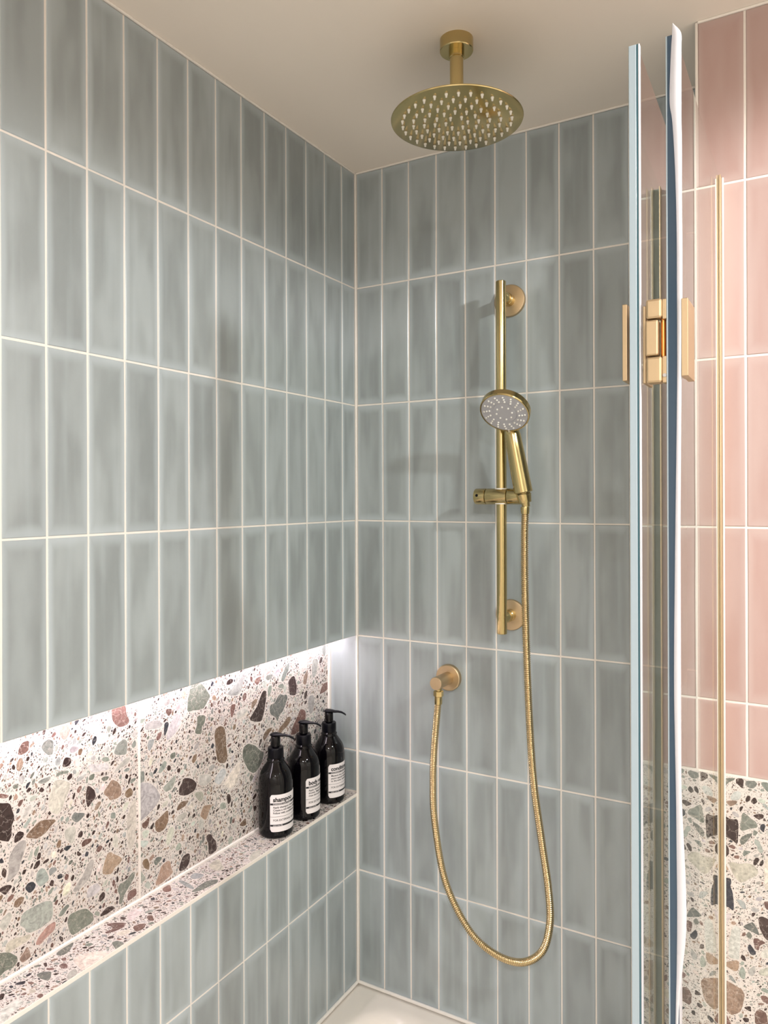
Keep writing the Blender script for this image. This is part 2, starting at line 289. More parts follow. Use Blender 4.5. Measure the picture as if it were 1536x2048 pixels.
# traced outlines of the large marble chips (half-millimetres on their own surface)
NICHE_STONES = """D -1898,-966 -1872,-977 -1843,-988 -1835,-1007 -1824,-1043 -1835,-1064 -1838,-1101 -1849,-1112 -1872,-1097 -1898,-1077
R -1810,-821 -1796,-803 -1774,-805 -1773,-822 -1775,-838 -1796,-846 -1813,-842
g -1728,-842 -1716,-825 -1698,-821 -1681,-832 -1681,-862 -1685,-879 -1705,-873 -1720,-854
L -1617,-881 -1605,-872 -1585,-880 -1579,-889 -1597,-897 -1613,-894
G -1423,-942 -1405,-918 -1377,-911 -1363,-926 -1364,-948 -1368,-974 -1414,-961 -1425,-952
G -1345,-946 -1328,-928 -1321,-938 -1321,-953 -1335,-960
E -1467,-918 -1454,-913 -1445,-924 -1454,-940 -1469,-937
G -1483,-958 -1472,-950 -1450,-959 -1445,-973 -1467,-971
D -1647,-933 -1641,-911 -1633,-902 -1611,-913 -1611,-931 -1625,-938
G -1675,-904 -1660,-892 -1652,-901 -1656,-923 -1672,-920
L -1540,-958 -1502,-966 -1450,-980 -1448,-1005 -1485,-1000 -1523,-993 -1536,-975
L -1531,-941 -1515,-930 -1506,-942 -1513,-952
W -1428,-1025 -1414,-1010 -1373,-986 -1347,-986 -1354,-1006 -1401,-1018
D -1443,-993 -1437,-979 -1419,-977 -1432,-993
g -1485,-1027 -1472,-1022 -1446,-1029 -1455,-1040 -1472,-1040
D -1376,-1059 -1369,-1044 -1357,-1057 -1364,-1068
C -1679,-970 -1660,-972 -1641,-979 -1615,-998 -1619,-1023 -1637,-1051 -1649,-1081 -1665,-1090 -1684,-1080 -1702,-1055 -1700,-1022 -1687,-994
G -1741,-953 -1724,-948 -1691,-948 -1695,-961 -1717,-967 -1735,-961
g -1674,-961 -1668,-947 -1649,-944 -1619,-955 -1625,-962 -1649,-956
W -1593,-1005 -1585,-990 -1557,-986 -1544,-988 -1565,-1004
B -1472,-1077 -1455,-1062 -1437,-1044 -1414,-1059 -1396,-1079 -1390,-1117 -1415,-1124 -1446,-1118 -1455,-1101 -1470,-1091
D -1549,-1051 -1544,-1032 -1528,-1041 -1511,-1061 -1507,-1087 -1528,-1100 -1543,-1113 -1549,-1083
O -1378,-1121 -1369,-1109 -1350,-1104 -1336,-1120 -1339,-1138 -1364,-1141
R -1589,-1037 -1581,-1023 -1569,-1022 -1567,-1034 -1581,-1047
D -1739,-986 -1728,-973 -1715,-988 -1724,-994
g -1834,-937 -1821,-933 -1810,-936 -1814,-949 -1828,-948
K -1786,-954 -1779,-943 -1766,-943 -1775,-957 -1784,-964
R -1891,-952 -1878,-946 -1846,-959 -1848,-968 -1872,-962
R -1816,-1004 -1807,-991 -1793,-992 -1800,-1008 -1809,-1013
L -1798,-1043 -1782,-1023 -1766,-1016 -1766,-1045 -1786,-1060 -1797,-1055
g -1610,-1119 -1598,-1106 -1582,-1116 -1557,-1123 -1555,-1134 -1578,-1145 -1590,-1147 -1608,-1130
O -1786,-1121 -1779,-1111 -1750,-1093 -1725,-1086 -1668,-1107 -1691,-1119 -1710,-1135 -1740,-1143 -1772,-1130
G -1797,-1085 -1779,-1066 -1765,-1060 -1767,-1074 -1786,-1092
D -1828,-1124 -1825,-1100 -1811,-1091 -1793,-1101 -1792,-1114 -1811,-1124
W -1638,-1160 -1626,-1151 -1594,-1156 -1594,-1183 -1600,-1209 -1612,-1212 -1630,-1193 -1638,-1177
L -1845,-1161 -1828,-1136 -1800,-1125 -1785,-1132 -1785,-1157 -1804,-1191 -1811,-1223 -1835,-1238 -1856,-1242 -1846,-1208
C -1365,-1214 -1348,-1164 -1324,-1152 -1322,-1192 -1323,-1297 -1337,-1329 -1351,-1342 -1361,-1327 -1367,-1268
W -1385,-1166 -1376,-1154 -1353,-1155 -1365,-1173 -1381,-1186
G -1442,-1185 -1440,-1166 -1419,-1174 -1420,-1195 -1437,-1190
W -1433,-1293 -1431,-1265 -1420,-1250 -1406,-1279 -1409,-1311
R -1570,-1228 -1558,-1220 -1537,-1223 -1524,-1230 -1529,-1239 -1566,-1245
K -1644,-1218 -1630,-1212 -1608,-1219 -1618,-1227 -1630,-1232
D -1590,-1261 -1586,-1247 -1566,-1267 -1580,-1270
K -1558,-1279 -1549,-1264 -1538,-1272 -1543,-1286
B -1480,-1364 -1469,-1333 -1456,-1310 -1442,-1311 -1425,-1328 -1411,-1337 -1388,-1359 -1402,-1372 -1420,-1375 -1438,-1393 -1465,-1386 -1478,-1377
W -1607,-1381 -1587,-1362 -1562,-1342 -1533,-1302 -1516,-1307 -1521,-1339 -1537,-1370 -1566,-1382 -1591,-1391
G -1751,-1279 -1744,-1253 -1729,-1247 -1714,-1257 -1703,-1282 -1700,-1298 -1722,-1308 -1733,-1308 -1744,-1295
G -1701,-1268 -1692,-1262 -1673,-1268 -1669,-1280 -1684,-1285 -1696,-1290
D -1760,-1239 -1751,-1220 -1735,-1216 -1733,-1231 -1747,-1241
D -1872,-1203 -1866,-1187 -1854,-1198 -1857,-1225 -1869,-1214
K -1879,-1159 -1871,-1152 -1862,-1173 -1876,-1169
D -1879,-1250 -1863,-1246 -1842,-1252 -1834,-1261 -1849,-1273 -1859,-1279 -1876,-1261
K -1791,-1289 -1780,-1276 -1762,-1277 -1748,-1293 -1755,-1306 -1773,-1314
D -1700,-1318 -1692,-1303 -1681,-1310 -1683,-1329 -1692,-1325
C -1646,-1383 -1644,-1353 -1619,-1341 -1613,-1354 -1621,-1381
W -1550,-1434 -1544,-1402 -1504,-1397 -1489,-1417 -1491,-1434 -1521,-1438
g -1412,-1466 -1403,-1448 -1375,-1450 -1347,-1433 -1328,-1432 -1330,-1451 -1357,-1477 -1375,-1494 -1394,-1529 -1407,-1519 -1400,-1497
R -1364,-1529 -1366,-1506 -1352,-1495 -1323,-1497 -1321,-1526 -1347,-1531
D -1493,-1475 -1495,-1453 -1478,-1441 -1467,-1452 -1470,-1469
O -1831,-1329 -1825,-1312 -1806,-1308 -1791,-1316 -1798,-1329 -1815,-1340
E -1807,-1395 -1801,-1369 -1780,-1363 -1741,-1362 -1711,-1366 -1689,-1377 -1685,-1395 -1687,-1431 -1696,-1443 -1734,-1447 -1766,-1446 -1788,-1433 -1789,-1420 -1807,-1404
g -1629,-1476 -1619,-1457 -1587,-1459 -1554,-1466 -1538,-1480 -1519,-1509 -1519,-1526 -1534,-1533 -1563,-1533 -1592,-1536 -1608,-1536 -1623,-1509
D -1494,-1528 -1478,-1514 -1457,-1507 -1434,-1514 -1421,-1529 -1452,-1532
L -1880,-1371 -1870,-1348 -1843,-1339 -1836,-1355 -1846,-1378 -1863,-1392
S -1752,-1494 -1741,-1473 -1711,-1455 -1681,-1450 -1674,-1461 -1678,-1482 -1712,-1491 -1734,-1503
K -1498,-1491 -1487,-1485 -1483,-1498 -1491,-1499
G -1517,-1506 -1508,-1498 -1491,-1510 -1496,-1524
C -1863,-1458 -1850,-1433 -1812,-1437 -1766,-1451 -1777,-1468 -1812,-1466 -1847,-1473
g -1900,-1460 -1880,-1452 -1850,-1468 -1819,-1497 -1816,-1512 -1830,-1526 -1860,-1522 -1880,-1530 -1900,-1525
B -1812,-1510 -1795,-1497 -1781,-1482 -1770,-1510 -1770,-1526 -1799,-1530
G -1666,-1441 -1650,-1425 -1627,-1416 -1619,-1426 -1635,-1439 -1651,-1448
G -1310,-1110 -1283,-1100 -1310,-1092
L -1309,-1253 -1311,-1181 -1316,-1123 -1301,-1099 -1257,-1116 -1222,-1147 -1201,-1181 -1202,-1204 -1238,-1226 -1273,-1244
g -1051,-891 -1048,-853 -1036,-803 -1022,-781 -993,-779 -959,-795 -935,-825 -911,-856 -932,-880 -959,-905 -1005,-894
L -1276,-901 -1276,-885 -1246,-878 -1211,-883 -1183,-904 -1196,-918 -1236,-911 -1266,-909
L -1165,-978 -1157,-937 -1138,-906 -1111,-877 -1081,-901 -1090,-931 -1111,-957 -1144,-976
K -1180,-942 -1175,-904 -1159,-903 -1151,-915 -1165,-946 -1175,-959
g -1006,-990 -994,-960 -994,-921 -939,-933 -948,-964 -965,-976 -965,-1005 -994,-999
O -888,-1039 -882,-1007 -851,-1001 -826,-1016 -813,-1060 -813,-1108 -802,-1154 -820,-1173 -851,-1167 -870,-1147 -879,-1110 -882,-1075
D -654,-1019 -626,-999 -598,-974 -569,-926 -547,-913 -529,-926 -537,-975 -552,-1022 -570,-1057 -612,-1048 -647,-1034
R -784,-977 -784,-933 -774,-925 -748,-931 -758,-962 -774,-988
R -1169,-863 -1164,-850 -1135,-858 -1138,-875 -1154,-884
P -1213,-825 -1205,-807 -1180,-807 -1185,-828 -1206,-832
S -1081,-817 -1075,-800 -1056,-800 -1056,-822 -1070,-837
W -809,-875 -787,-859 -714,-862 -714,-884 -767,-889 -799,-882
C -748,-986 -735,-972 -688,-968 -664,-981 -675,-1000 -735,-1007
G -1264,-965 -1257,-948 -1229,-954 -1232,-970 -1252,-995 -1262,-985
G -1212,-1092 -1191,-1064 -1176,-1055 -1163,-1065 -1171,-1086 -1197,-1099
G -1184,-1160 -1155,-1146 -1128,-1135 -1112,-1130 -1118,-1154 -1134,-1181 -1166,-1184 -1179,-1173
D -1099,-1220 -1096,-1189 -1083,-1178 -1074,-1159 -1035,-1171 -1013,-1185 -995,-1209 -1007,-1232 -1041,-1236 -1075,-1230
W -990,-1205 -984,-1178 -955,-1180 -919,-1195 -902,-1219 -937,-1233 -972,-1223
E -889,-1238 -883,-1215 -845,-1193 -823,-1197 -811,-1221 -833,-1244 -852,-1259
C -827,-1263 -801,-1241 -762,-1215 -723,-1198 -720,-1228 -736,-1258 -737,-1284 -776,-1300 -808,-1285
W -1013,-1246 -1001,-1240 -967,-1248 -955,-1268 -961,-1289 -979,-1291 -996,-1269
O -1113,-1281 -1105,-1262 -1088,-1250 -1041,-1261 -1058,-1275 -1086,-1281
B -979,-1349 -967,-1333 -955,-1314 -904,-1328 -920,-1346 -938,-1377 -950,-1378
O -1226,-1315 -1228,-1282 -1202,-1274 -1166,-1258 -1156,-1264 -1155,-1307 -1177,-1330 -1208,-1331
R -1295,-1262 -1278,-1261 -1253,-1247 -1256,-1273 -1273,-1291 -1290,-1281
E -1293,-1301 -1283,-1293 -1256,-1302 -1263,-1324 -1283,-1327
E -1305,-1337 -1302,-1325 -1258,-1343 -1268,-1356 -1290,-1358
W -1169,-1392 -1167,-1362 -1156,-1334 -1129,-1337 -1124,-1355 -1135,-1382 -1156,-1405
D -941,-1451 -929,-1447 -908,-1454 -902,-1470 -878,-1497 -875,-1536 -915,-1541 -927,-1528 -926,-1498
O -1293,-1418 -1286,-1406 -1269,-1407 -1254,-1434 -1259,-1459 -1279,-1443
B -1227,-1527 -1209,-1496 -1193,-1468 -1162,-1461 -1146,-1472 -1143,-1497 -1130,-1519 -1146,-1528 -1183,-1539 -1219,-1538
D -1101,-1524 -1090,-1500 -1076,-1478 -1048,-1477 -1037,-1490 -1040,-1522 -1065,-1539 -1092,-1535
g -1236,-1434 -1218,-1422 -1190,-1436 -1198,-1446 -1224,-1459
E -1332,-1457 -1308,-1434 -1269,-1485 -1303,-1493 -1332,-1487
E -1284,-1509 -1266,-1494 -1247,-1518 -1259,-1535
E -1119,-1428 -1097,-1413 -1084,-1431 -1092,-1447 -1114,-1442
D -811,-1329 -805,-1314 -786,-1327 -783,-1356 -802,-1367
g -703,-1189 -702,-1144 -675,-1132 -620,-1150 -578,-1190 -549,-1208 -571,-1256 -621,-1286 -662,-1260
G -1308,-1080 -1304,-1057 -1279,-1063 -1279,-1105 -1306,-1098
G -855,-1348 -840,-1340 -818,-1352 -815,-1375 -852,-1368
O -728,-1486 -711,-1475 -684,-1467 -677,-1501 -704,-1499
G -1305,-870 -1300,-856 -1271,-860 -1286,-877
W -1310,-850 -1307,-787 -1246,-790 -1241,-806 -1271,-845 -1291,-859
O -1024,-1108 -1018,-1085 -995,-1079 -995,-1100 -1012,-1117
g -1149,-1045 -1139,-1037 -1115,-1038 -1117,-1059 -1139,-1062
D -1145,-1283 -1134,-1268 -1121,-1272 -1126,-1284
R -556,-1141 -541,-1118 -510,-1107 -510,-1126 -541,-1150
W -925,-1172 -919,-1157 -888,-1156 -885,-1171 -907,-1182
W -1113,-1319 -1108,-1301 -1058,-1303 -1053,-1321 -1092,-1335
P -564,-852 -570,-814 -575,-776 -538,-772 -500,-785 -482,-813 -491,-838 -526,-845 -550,-855
E -806,-874 -770,-854 -727,-828 -700,-806 -673,-795 -673,-815 -701,-848 -706,-875 -733,-894 -775,-890
D -350,-983 -356,-950 -362,-914 -336,-896 -310,-894 -298,-924 -288,-954 -298,-995 -324,-990
g -510,-1013 -504,-996 -468,-993 -449,-971 -425,-960 -394,-972 -375,-973 -366,-994 -382,-1018 -400,-1044 -432,-1063 -450,-1092 -459,-1067 -492,-1047 -504,-1033
B -238,-953 -231,-910 -211,-899 -197,-883 -197,-922 -211,-963
R -624,-858 -601,-844 -567,-844 -579,-864 -596,-880
G -418,-898 -406,-866 -380,-833 -352,-819 -355,-846 -374,-877 -400,-906
G -538,-861 -532,-848 -497,-848 -482,-853 -491,-871 -521,-874
E -156,-934 -159,-885 -148,-843 -120,-844 -102,-859 -113,-894 -128,-932 -142,-941
R -93,-1040 -78,-1012 -56,-988 -6,-989 -6,-1028 -57,-1038
W -178,-1123 -198,-1070 -191,-1027 -149,-1025 -136,-1069 -157,-1120
R -348,-1177 -312,-1132 -286,-1104 -266,-1077 -246,-1076 -219,-1093 -212,-1122 -233,-1161 -286,-1186 -319,-1189
O -441,-1140 -432,-1123 -395,-1106 -369,-1086 -341,-1091 -341,-1113 -370,-1132 -407,-1145 -426,-1155
O -560,-1133 -551,-1121 -522,-1103 -486,-1104 -498,-1120 -534,-1137 -549,-1157
G -521,-954 -521,-910 -506,-900 -491,-905 -494,-930 -509,-953
G -449,-918 -412,-909 -394,-923 -400,-940 -431,-930
B -641,-980 -641,-951 -613,-940 -596,-944 -608,-963 -630,-979
W -176,-781 -91,-792 -99,-815 -127,-822 -162,-795
G -70,-775 -33,-781 -33,-827 -48,-853 -63,-826
P -271,-867 -270,-788 -224,-788 -190,-823 -211,-879 -244,-892
D -811,-831 -805,-815 -785,-809 -764,-817 -769,-830 -795,-835
L -473,-841 -436,-830 -424,-855 -443,-870 -467,-861
O -770,-1039 -765,-1020 -749,-1020 -750,-1038 -760,-1045
W -749,-992 -739,-967 -685,-966 -663,-975 -680,-992 -728,-1005
R -1437,-785 -1416,-782 -1379,-783 -1369,-792 -1367,-819 -1352,-846 -1358,-859 -1380,-863 -1401,-861 -1416,-848 -1432,-827 -1435,-809
S -1658,-789 -1627,-790 -1611,-797 -1614,-816 -1627,-838 -1640,-842 -1653,-824 -1658,-809
P -1551,-826 -1535,-819 -1512,-812 -1498,-819 -1481,-845 -1484,-854 -1504,-853 -1526,-842
P -1498,-867 -1478,-862 -1466,-866 -1452,-889 -1469,-894 -1493,-892
K -1524,-878 -1512,-862 -1502,-868 -1504,-884 -1520,-897
K -1597,-791 -1593,-784 -1576,-788 -1581,-795 -1592,-805
D -1598,-830 -1596,-819 -1588,-819 -1589,-830
P -1460,-813 -1455,-803 -1438,-805 -1437,-838 -1452,-827
W -1344,-793 -1336,-787 -1321,-791 -1320,-806 -1336,-802"""
LEDGE_STONES = """P -1682,-76 -1660,-82 -1619,-54 -1597,-27 -1597,7 -1629,6 -1665,7 -1695,7 -1704,-10 -1689,-45
g -1793,-115 -1776,-111 -1756,-86 -1771,-66 -1793,-49 -1797,-72
g -1692,-155 -1656,-164 -1609,-163 -1632,-144 -1660,-127 -1686,-128
P -1415,-119 -1382,-141 -1357,-138 -1344,-121 -1361,-103 -1406,-89 -1425,-98
R -1484,-150 -1470,-144 -1437,-99 -1459,-80 -1490,-85 -1523,-101 -1517,-115 -1492,-107 -1483,-117
R -1445,-55 -1423,-49 -1405,-29 -1434,-12 -1465,-17
C -1509,-70 -1490,-74 -1461,-52 -1476,-35 -1504,-43
W -1956,-53 -1934,-58 -1907,-55 -1889,-33 -1908,-20 -1944,-14 -1974,2 -1990,-1
R -1860,-18 -1845,-20 -1842,-10 -1852,19 -1859,10
R -1726,-90 -1709,-92 -1705,-74 -1717,-53 -1730,-65
R -1697,-119 -1682,-109 -1694,-93 -1702,-102
L -1750,-19 -1729,-32 -1707,-31 -1715,-9 -1734,9 -1758,7
K -1857,-132 -1844,-129 -1827,-115 -1841,-104 -1854,-118
K -1873,-137 -1864,-135 -1866,-120 -1876,-122
D -1907,-129 -1899,-116 -1915,-97 -1928,-97
g -1549,-45 -1531,-36 -1529,1 -1554,15 -1572,7
K -1780,-3 -1766,-7 -1759,5 -1773,16 -1782,9
B -1822,1 -1808,2 -1804,13 -1820,18
C -975,-133 -941,-140 -905,-140 -933,-92 -960,-55 -984,-63 -991,-93
E -1085,-128 -1056,-141 -1040,-129 -1037,-91 -1062,-87 -1086,-106
G -1126,-153 -1115,-142 -1120,-94 -1138,-50 -1149,-55 -1143,-104
g -1167,-43 -1121,-51 -1067,-49 -1037,-19 -1058,-1 -1100,-13 -1147,-21
R -1202,-163 -1163,-164 -1193,-117 -1212,-124 -1215,-142
C -850,-16 -797,-47 -761,-39 -752,-24 -801,0 -855,12
R -1370,-66 -1355,-52 -1379,-16 -1390,-35
D -1471,9 -1433,2 -1423,21 -1455,26"""
LOWER_STONES = """g 1797,-1061 1799,-1042 1808,-1027 1810,-998 1822,-994 1845,-990 1840,-999 1824,-1008 1814,-1022 1810,-1036
D 1845,-1004 1848,-991 1871,-986 1870,-1020 1864,-1021 1854,-1012
g 1877,-992 1910,-990 1914,-1000 1902,-1016 1892,-1017 1878,-1012
G 1926,-989 1949,-986 1953,-1019 1944,-1019 1932,-1006 1926,-998
E 1829,-1059 1838,-1041 1850,-1035 1864,-1036 1863,-1054 1854,-1066 1830,-1070
B 1814,-1079 1820,-1074 1851,-1069 1849,-1079 1836,-1089 1826,-1093
D 1781,-1129 1805,-1125 1820,-1134 1836,-1138 1848,-1133 1853,-1139 1852,-1188 1853,-1212 1848,-1222 1834,-1210 1809,-1202 1789,-1204
g 1858,-1160 1863,-1130 1868,-1105 1882,-1112 1896,-1123 1910,-1131 1916,-1147 1886,-1160 1868,-1171 1860,-1168
D 1900,-1110 1914,-1101 1932,-1099 1934,-1112 1918,-1121 1908,-1116
K 1920,-1151 1925,-1134 1938,-1131 1935,-1160 1931,-1161
g 1858,-1206 1864,-1192 1878,-1180 1897,-1172 1896,-1182 1882,-1203 1872,-1216 1862,-1221
D 1788,-1244 1799,-1222 1805,-1216 1817,-1231 1824,-1247 1823,-1263 1809,-1282 1799,-1285
C 1818,-1291 1835,-1287 1858,-1288 1882,-1279 1898,-1281 1907,-1287 1917,-1303 1909,-1318 1891,-1331 1869,-1350 1855,-1351 1843,-1339 1833,-1321 1827,-1305
K 1796,-1357 1813,-1346 1829,-1346 1831,-1360 1827,-1372 1835,-1392 1839,-1420 1838,-1451 1837,-1458 1817,-1448 1798,-1444 1788,-1438 1788,-1382
D 1900,-1270 1908,-1254 1917,-1252 1919,-1263 1909,-1280 1902,-1282
D 1919,-1276 1923,-1264 1931,-1254 1933,-1270 1923,-1281
g 1868,-1246 1872,-1237 1894,-1236 1886,-1246 1870,-1259 1868,-1253
D 1876,-1063 1882,-1044 1892,-1044 1892,-1060 1880,-1068
K 1826,-1097 1836,-1094 1833,-1105 1829,-1106
G 1903,-1205 1906,-1190 1918,-1193 1927,-1213 1933,-1229 1921,-1236 1914,-1224 1912,-1212
D 1857,-1093 1862,-1086 1870,-1084 1866,-1096 1859,-1107
G 1927,-1066 1936,-1060 1947,-1071 1953,-1087 1943,-1080
g 1900,-1168 1902,-1159 1916,-1163 1910,-1175 1901,-1180
C 1937,-1252 1958,-1238 1968,-1292 1958,-1338 1937,-1363 1933,-1312
L 1832,-1114 1840,-1107 1854,-1114 1856,-1127 1844,-1125
B 1808,-1305 1813,-1300 1823,-1317 1819,-1321
L 1800,-1480 1813,-1473 1832,-1468 1829,-1481 1819,-1504 1812,-1529 1802,-1553 1791,-1556 1791,-1484
W 1820,-1619 1821,-1573 1829,-1534 1834,-1514 1846,-1507 1859,-1514 1859,-1548 1857,-1585 1856,-1622 1848,-1625 1829,-1626
B 1803,-1655 1814,-1643 1854,-1627 1855,-1643 1850,-1665 1837,-1669 1820,-1661
g 1867,-1505 1881,-1491 1898,-1480 1908,-1491 1914,-1503 1920,-1521 1900,-1516 1879,-1510
D 1914,-1460 1926,-1452 1945,-1456 1956,-1461 1956,-1524 1942,-1531 1930,-1518 1918,-1490
K 1881,-1576 1885,-1561 1893,-1561 1910,-1588 1893,-1597
R 1900,-1536 1910,-1533 1920,-1535 1940,-1540 1920,-1555 1916,-1575 1906,-1571 1900,-1552
G 1852,-1671 1862,-1645 1870,-1646 1876,-1666 1872,-1688 1860,-1685
G 1858,-1642 1862,-1626 1872,-1627 1868,-1639
B 1791,-1709 1808,-1708 1825,-1712 1847,-1719 1866,-1726 1872,-1745 1866,-1779 1858,-1805 1839,-1820 1828,-1826 1812,-1813 1803,-1800 1790,-1790
G 1846,-1415 1859,-1413 1873,-1418 1879,-1440 1867,-1443 1855,-1430
R 1790,-1830 1809,-1824 1820,-1840 1830,-1860 1811,-1876 1790,-1883
R 1905,-1786 1921,-1774 1941,-1783 1944,-1825 1905,-1838
R 1921,-1729 1933,-1723 1944,-1726 1955,-1736 1944,-1750 1925,-1743
D 1869,-1787 1878,-1779 1891,-1774 1893,-1793 1882,-1792
R 1933,-1400 1946,-1396 1957,-1396 1956,-1423 1942,-1425 1935,-1415
W 1883,-1653 1905,-1627 1907,-1647 1897,-1669 1885,-1666
C 1913,-1650 1926,-1633 1956,-1616 1956,-1650 1924,-1658
D 1865,-1827 1872,-1819 1886,-1819 1884,-1832 1872,-1836
D 1893,-1459 1896,-1448 1909,-1446 1900,-1462
G 1921,-1708 1931,-1696 1956,-1704 1945,-1714
W 1924,-1577 1945,-1555 1956,-1556 1956,-1585 1924,-1597
G 1820,-1688 1831,-1687 1845,-1706 1843,-1711 1827,-1702"""

# ================================================================ THE SETTING
YL = -2.95; XR = 2.95; ZF = -1.33; TR = -1.2724
NT, NB, ND = -.3635, -.7765, -.087       # niche top, bottom, back
PX, PY = .862, -.2257                   # corner and face of the pink wall
TH = .008                               # tile thickness
ROWS = [.848, .546, .239, -.0622, -.3635, -.6663, -.9778, TR]
GW = .0036

def quadbox(vs, fs, x0, x1, y0, y1, z0, z1):
    b = len(vs)
    vs += [(x, y, z) for x in (x0, x1) for y in (y0, y1) for z in (z0, z1)]
    fs += [tuple(b + i for i in f) for f in ((0, 1, 3, 2), (4, 6, 7, 5), (0, 4, 5, 1), (2, 3, 7, 6), (0, 2, 6, 4), (1, 5, 7, 3))]

# grout planes lie 1.2 mm behind the tile faces, so every joint is recessed
G = -.0012
vs, fs = [], []
quadbox(vs, fs, -.25, G, YL, 0, NT, ZCEIL)
quadbox(vs, fs, -.25, G, YL, 0, ZF, NB - .009)
quadbox(vs, fs, -.25, ND - .009, YL, 0, NB - .009, NT)
wall_left = mesh('wall_left', vs, fs, M_GROUT); tag(wall_left, 'shower wall of upright blue-grey tiles with a lit terrazzo niche', kind='structure')
vs, fs = [], []
quadbox(vs, fs, -.25, PX + .3, -G, .25, ZF, ZCEIL)
wall_back = mesh('wall_back', vs, fs, M_GROUT); tag(wall_back, 'shower wall of stacked blue-grey tiles behind the brass shower rail', kind='structure')
vs, fs = [], []
quadbox(vs, fs, PX - G, XR, PY - G, -.0015, ZF, ZCEIL)
wall_right = mesh('wall_right', vs, fs, M_GROUT); tag(wall_right, 'pink tiled wall above a terrazzo dado beside the glass screen', kind='structure')
vs, fs = [], []; quadbox(vs, fs, XR, XR + .1, YL, .25, ZF, ZCEIL)
tag(mesh('wall_far_side', vs, fs, M_PAINT), 'plain painted wall opposite the shower', kind='structure')
vs, fs = [], []; quadbox(vs, fs, -.25, XR + .1, YL - .1, YL, ZF, ZCEIL)
tag(mesh('wall_front', vs, fs, M_PAINT), 'plain painted wall behind the camera', kind='structure')
vs, fs = [], []; quadbox(vs, fs, -.25, XR + .1, YL - .1, .25, ZCEIL, ZCEIL + .1)
tag(mesh('ceiling', vs, fs, M_CEIL), 'smooth beige painted ceiling above the shower', kind='structure')
vs, fs = [], []; quadbox(vs, fs, -.25, XR + .1, YL - .1, .25, ZF - .1, ZF)
tag(mesh('floor', vs, fs, M_FLOOR), 'bathroom floor', kind='structure')

# ---- tiles: one mesh per size and edge variant, one object per tile
rt = random.Random(5)
TM = {}
def tile_mesh(w, h, var, m):
    key = (round(w, 4), round(h, 4), var, m.name)
    if key in TM: return TM[key]
    r = random.Random(hash((round(w * 1e4), round(h * 1e4), var)) & 0xffff)
    out = [(-w / 2, -h / 2), (w / 2, -h / 2), (w / 2, -h / 6), (w / 2, h / 6), (w / 2, h / 2), (-w / 2, h / 2), (-w / 2, h / 6), (-w / 2, -h / 6)]
    out = [(x + r.uniform(-.00035, .00035), z + r.uniform(-.0003, .0003)) for x, z in out]
    n = len(out); vs = []
    for d, ins in ((0, 0), (TH - .0012, 0), (TH, .0012)):
        for x, z in out:
            vs.append((x - math.copysign(ins, x), -d, z - math.copysign(ins, z) * (1 if abs(z) > h / 3 else 0)))
    fs = []
    for k_ in (0, 1):
        for i in range(n):
            j = (i + 1) % n; fs.append((k_ * n + i, k_ * n + j, (k_ + 1) * n + j, (k_ + 1) * n + i))
    fs.append(tuple(range(2 * n, 3 * n)))
    me = bpy.data.meshes.new('tile'); me.from_pydata(vs, [], fs); me.update(); me.materials.append(m)
    TM[key] = me; return me
def tile(parent, org, rot, a0, a1, z0, z1, m):
    """a0..a1 along the wall, face 0 of the wall through org; rot turns local x along the wall"""
    w_, h_ = a1 - a0 - GW, z1 - z0 - GW
    if w_ < .006 or h_ < .006: return
    o = bpy.data.objects.new('tile', tile_mesh(w_, h_, rt.randrange(4), m)); C.objects.link(o)
    o.parent = parent
    am = (a0 + a1) / 2
    d = Vector((cos(rot), sin(rot), 0)); nrm = Vector((sin(rot), -cos(rot), 0))
    p = Vector(org) + d * am - nrm * (TH - rt.uniform(0, .0003)) + Vector((0, 0, (z0 + z1) / 2))
    o.location = p - BASE[parent]
    o.rotation_euler = (rt.uniform(-.0022, .0022), 0, rot + rt.uniform(-.004, .004))
# left wall (faces +x): local x runs along +y -> rot 90deg ; a = y
P7 = .0772
jl = [0.0] + [-.0646 - i * P7 for i in range(24)]
for i in range(len(jl) - 1):
    y1, y0 = jl[i] - (.003 if i == 0 else 0), jl[i + 1]
    for k_ in range(4): tile(wall_left, (0, 0, 0), pi / 2, y0, y1, ROWS[k_ + 1] + (.0 if k_ < 3 else -.0012), ROWS[k_] - (.002 if k_ == 0 else 0), M_BLUE)
    tile(wall_left, (0, 0, 0), pi / 2, y0, y1, ROWS[6], NB - .0045, M_BLUE)
    tile(wall_left, (0, 0, 0), pi / 2, y0, y1, ROWS[7] + .002, ROWS[6], M_BLUE)
# back wall (faces -y): rot 0 ; a = x, runs into the niche to its end
jb = [.0808 + i * P7 for i in range(11)]
cols = [(.0035, .0808)] + list(zip(jb, jb[1:]))
for i, (a0, a1) in enumerate(cols):
    a1 = min(a1, PX)
    if a0 >= PX - .01: continue
    for k_ in range(7): tile(wall_back, (0, 0, 0), 0, a0, a1, ROWS[k_ + 1] + (.002 if k_ == 6 else 0), ROWS[k_] - (.002 if k_ == 0 else 0), M_BLUE)
tile(wall_back, (0, 0, 0), 0, ND + .004, .0022, ROWS[5], NT + .0015, M_BLUE)
tile(wall_back, (0, 0, 0), 0, ND + .004, .0022, NB + .002, ROWS[5], M_BLUE)
# pink wall (faces -y)
PR = [.848, .5495, .2425, -.056, -.3625, -.491]
for i in range(14):
    for k_ in range(5): tile(wall_right, (0, PY, 0), 0, PX + .002 + i * P7, PX + .002 + (i + 1) * P7, PR[k_ + 1], PR[k_] - (.002 if k_ == 0 else 0), M_PINK)
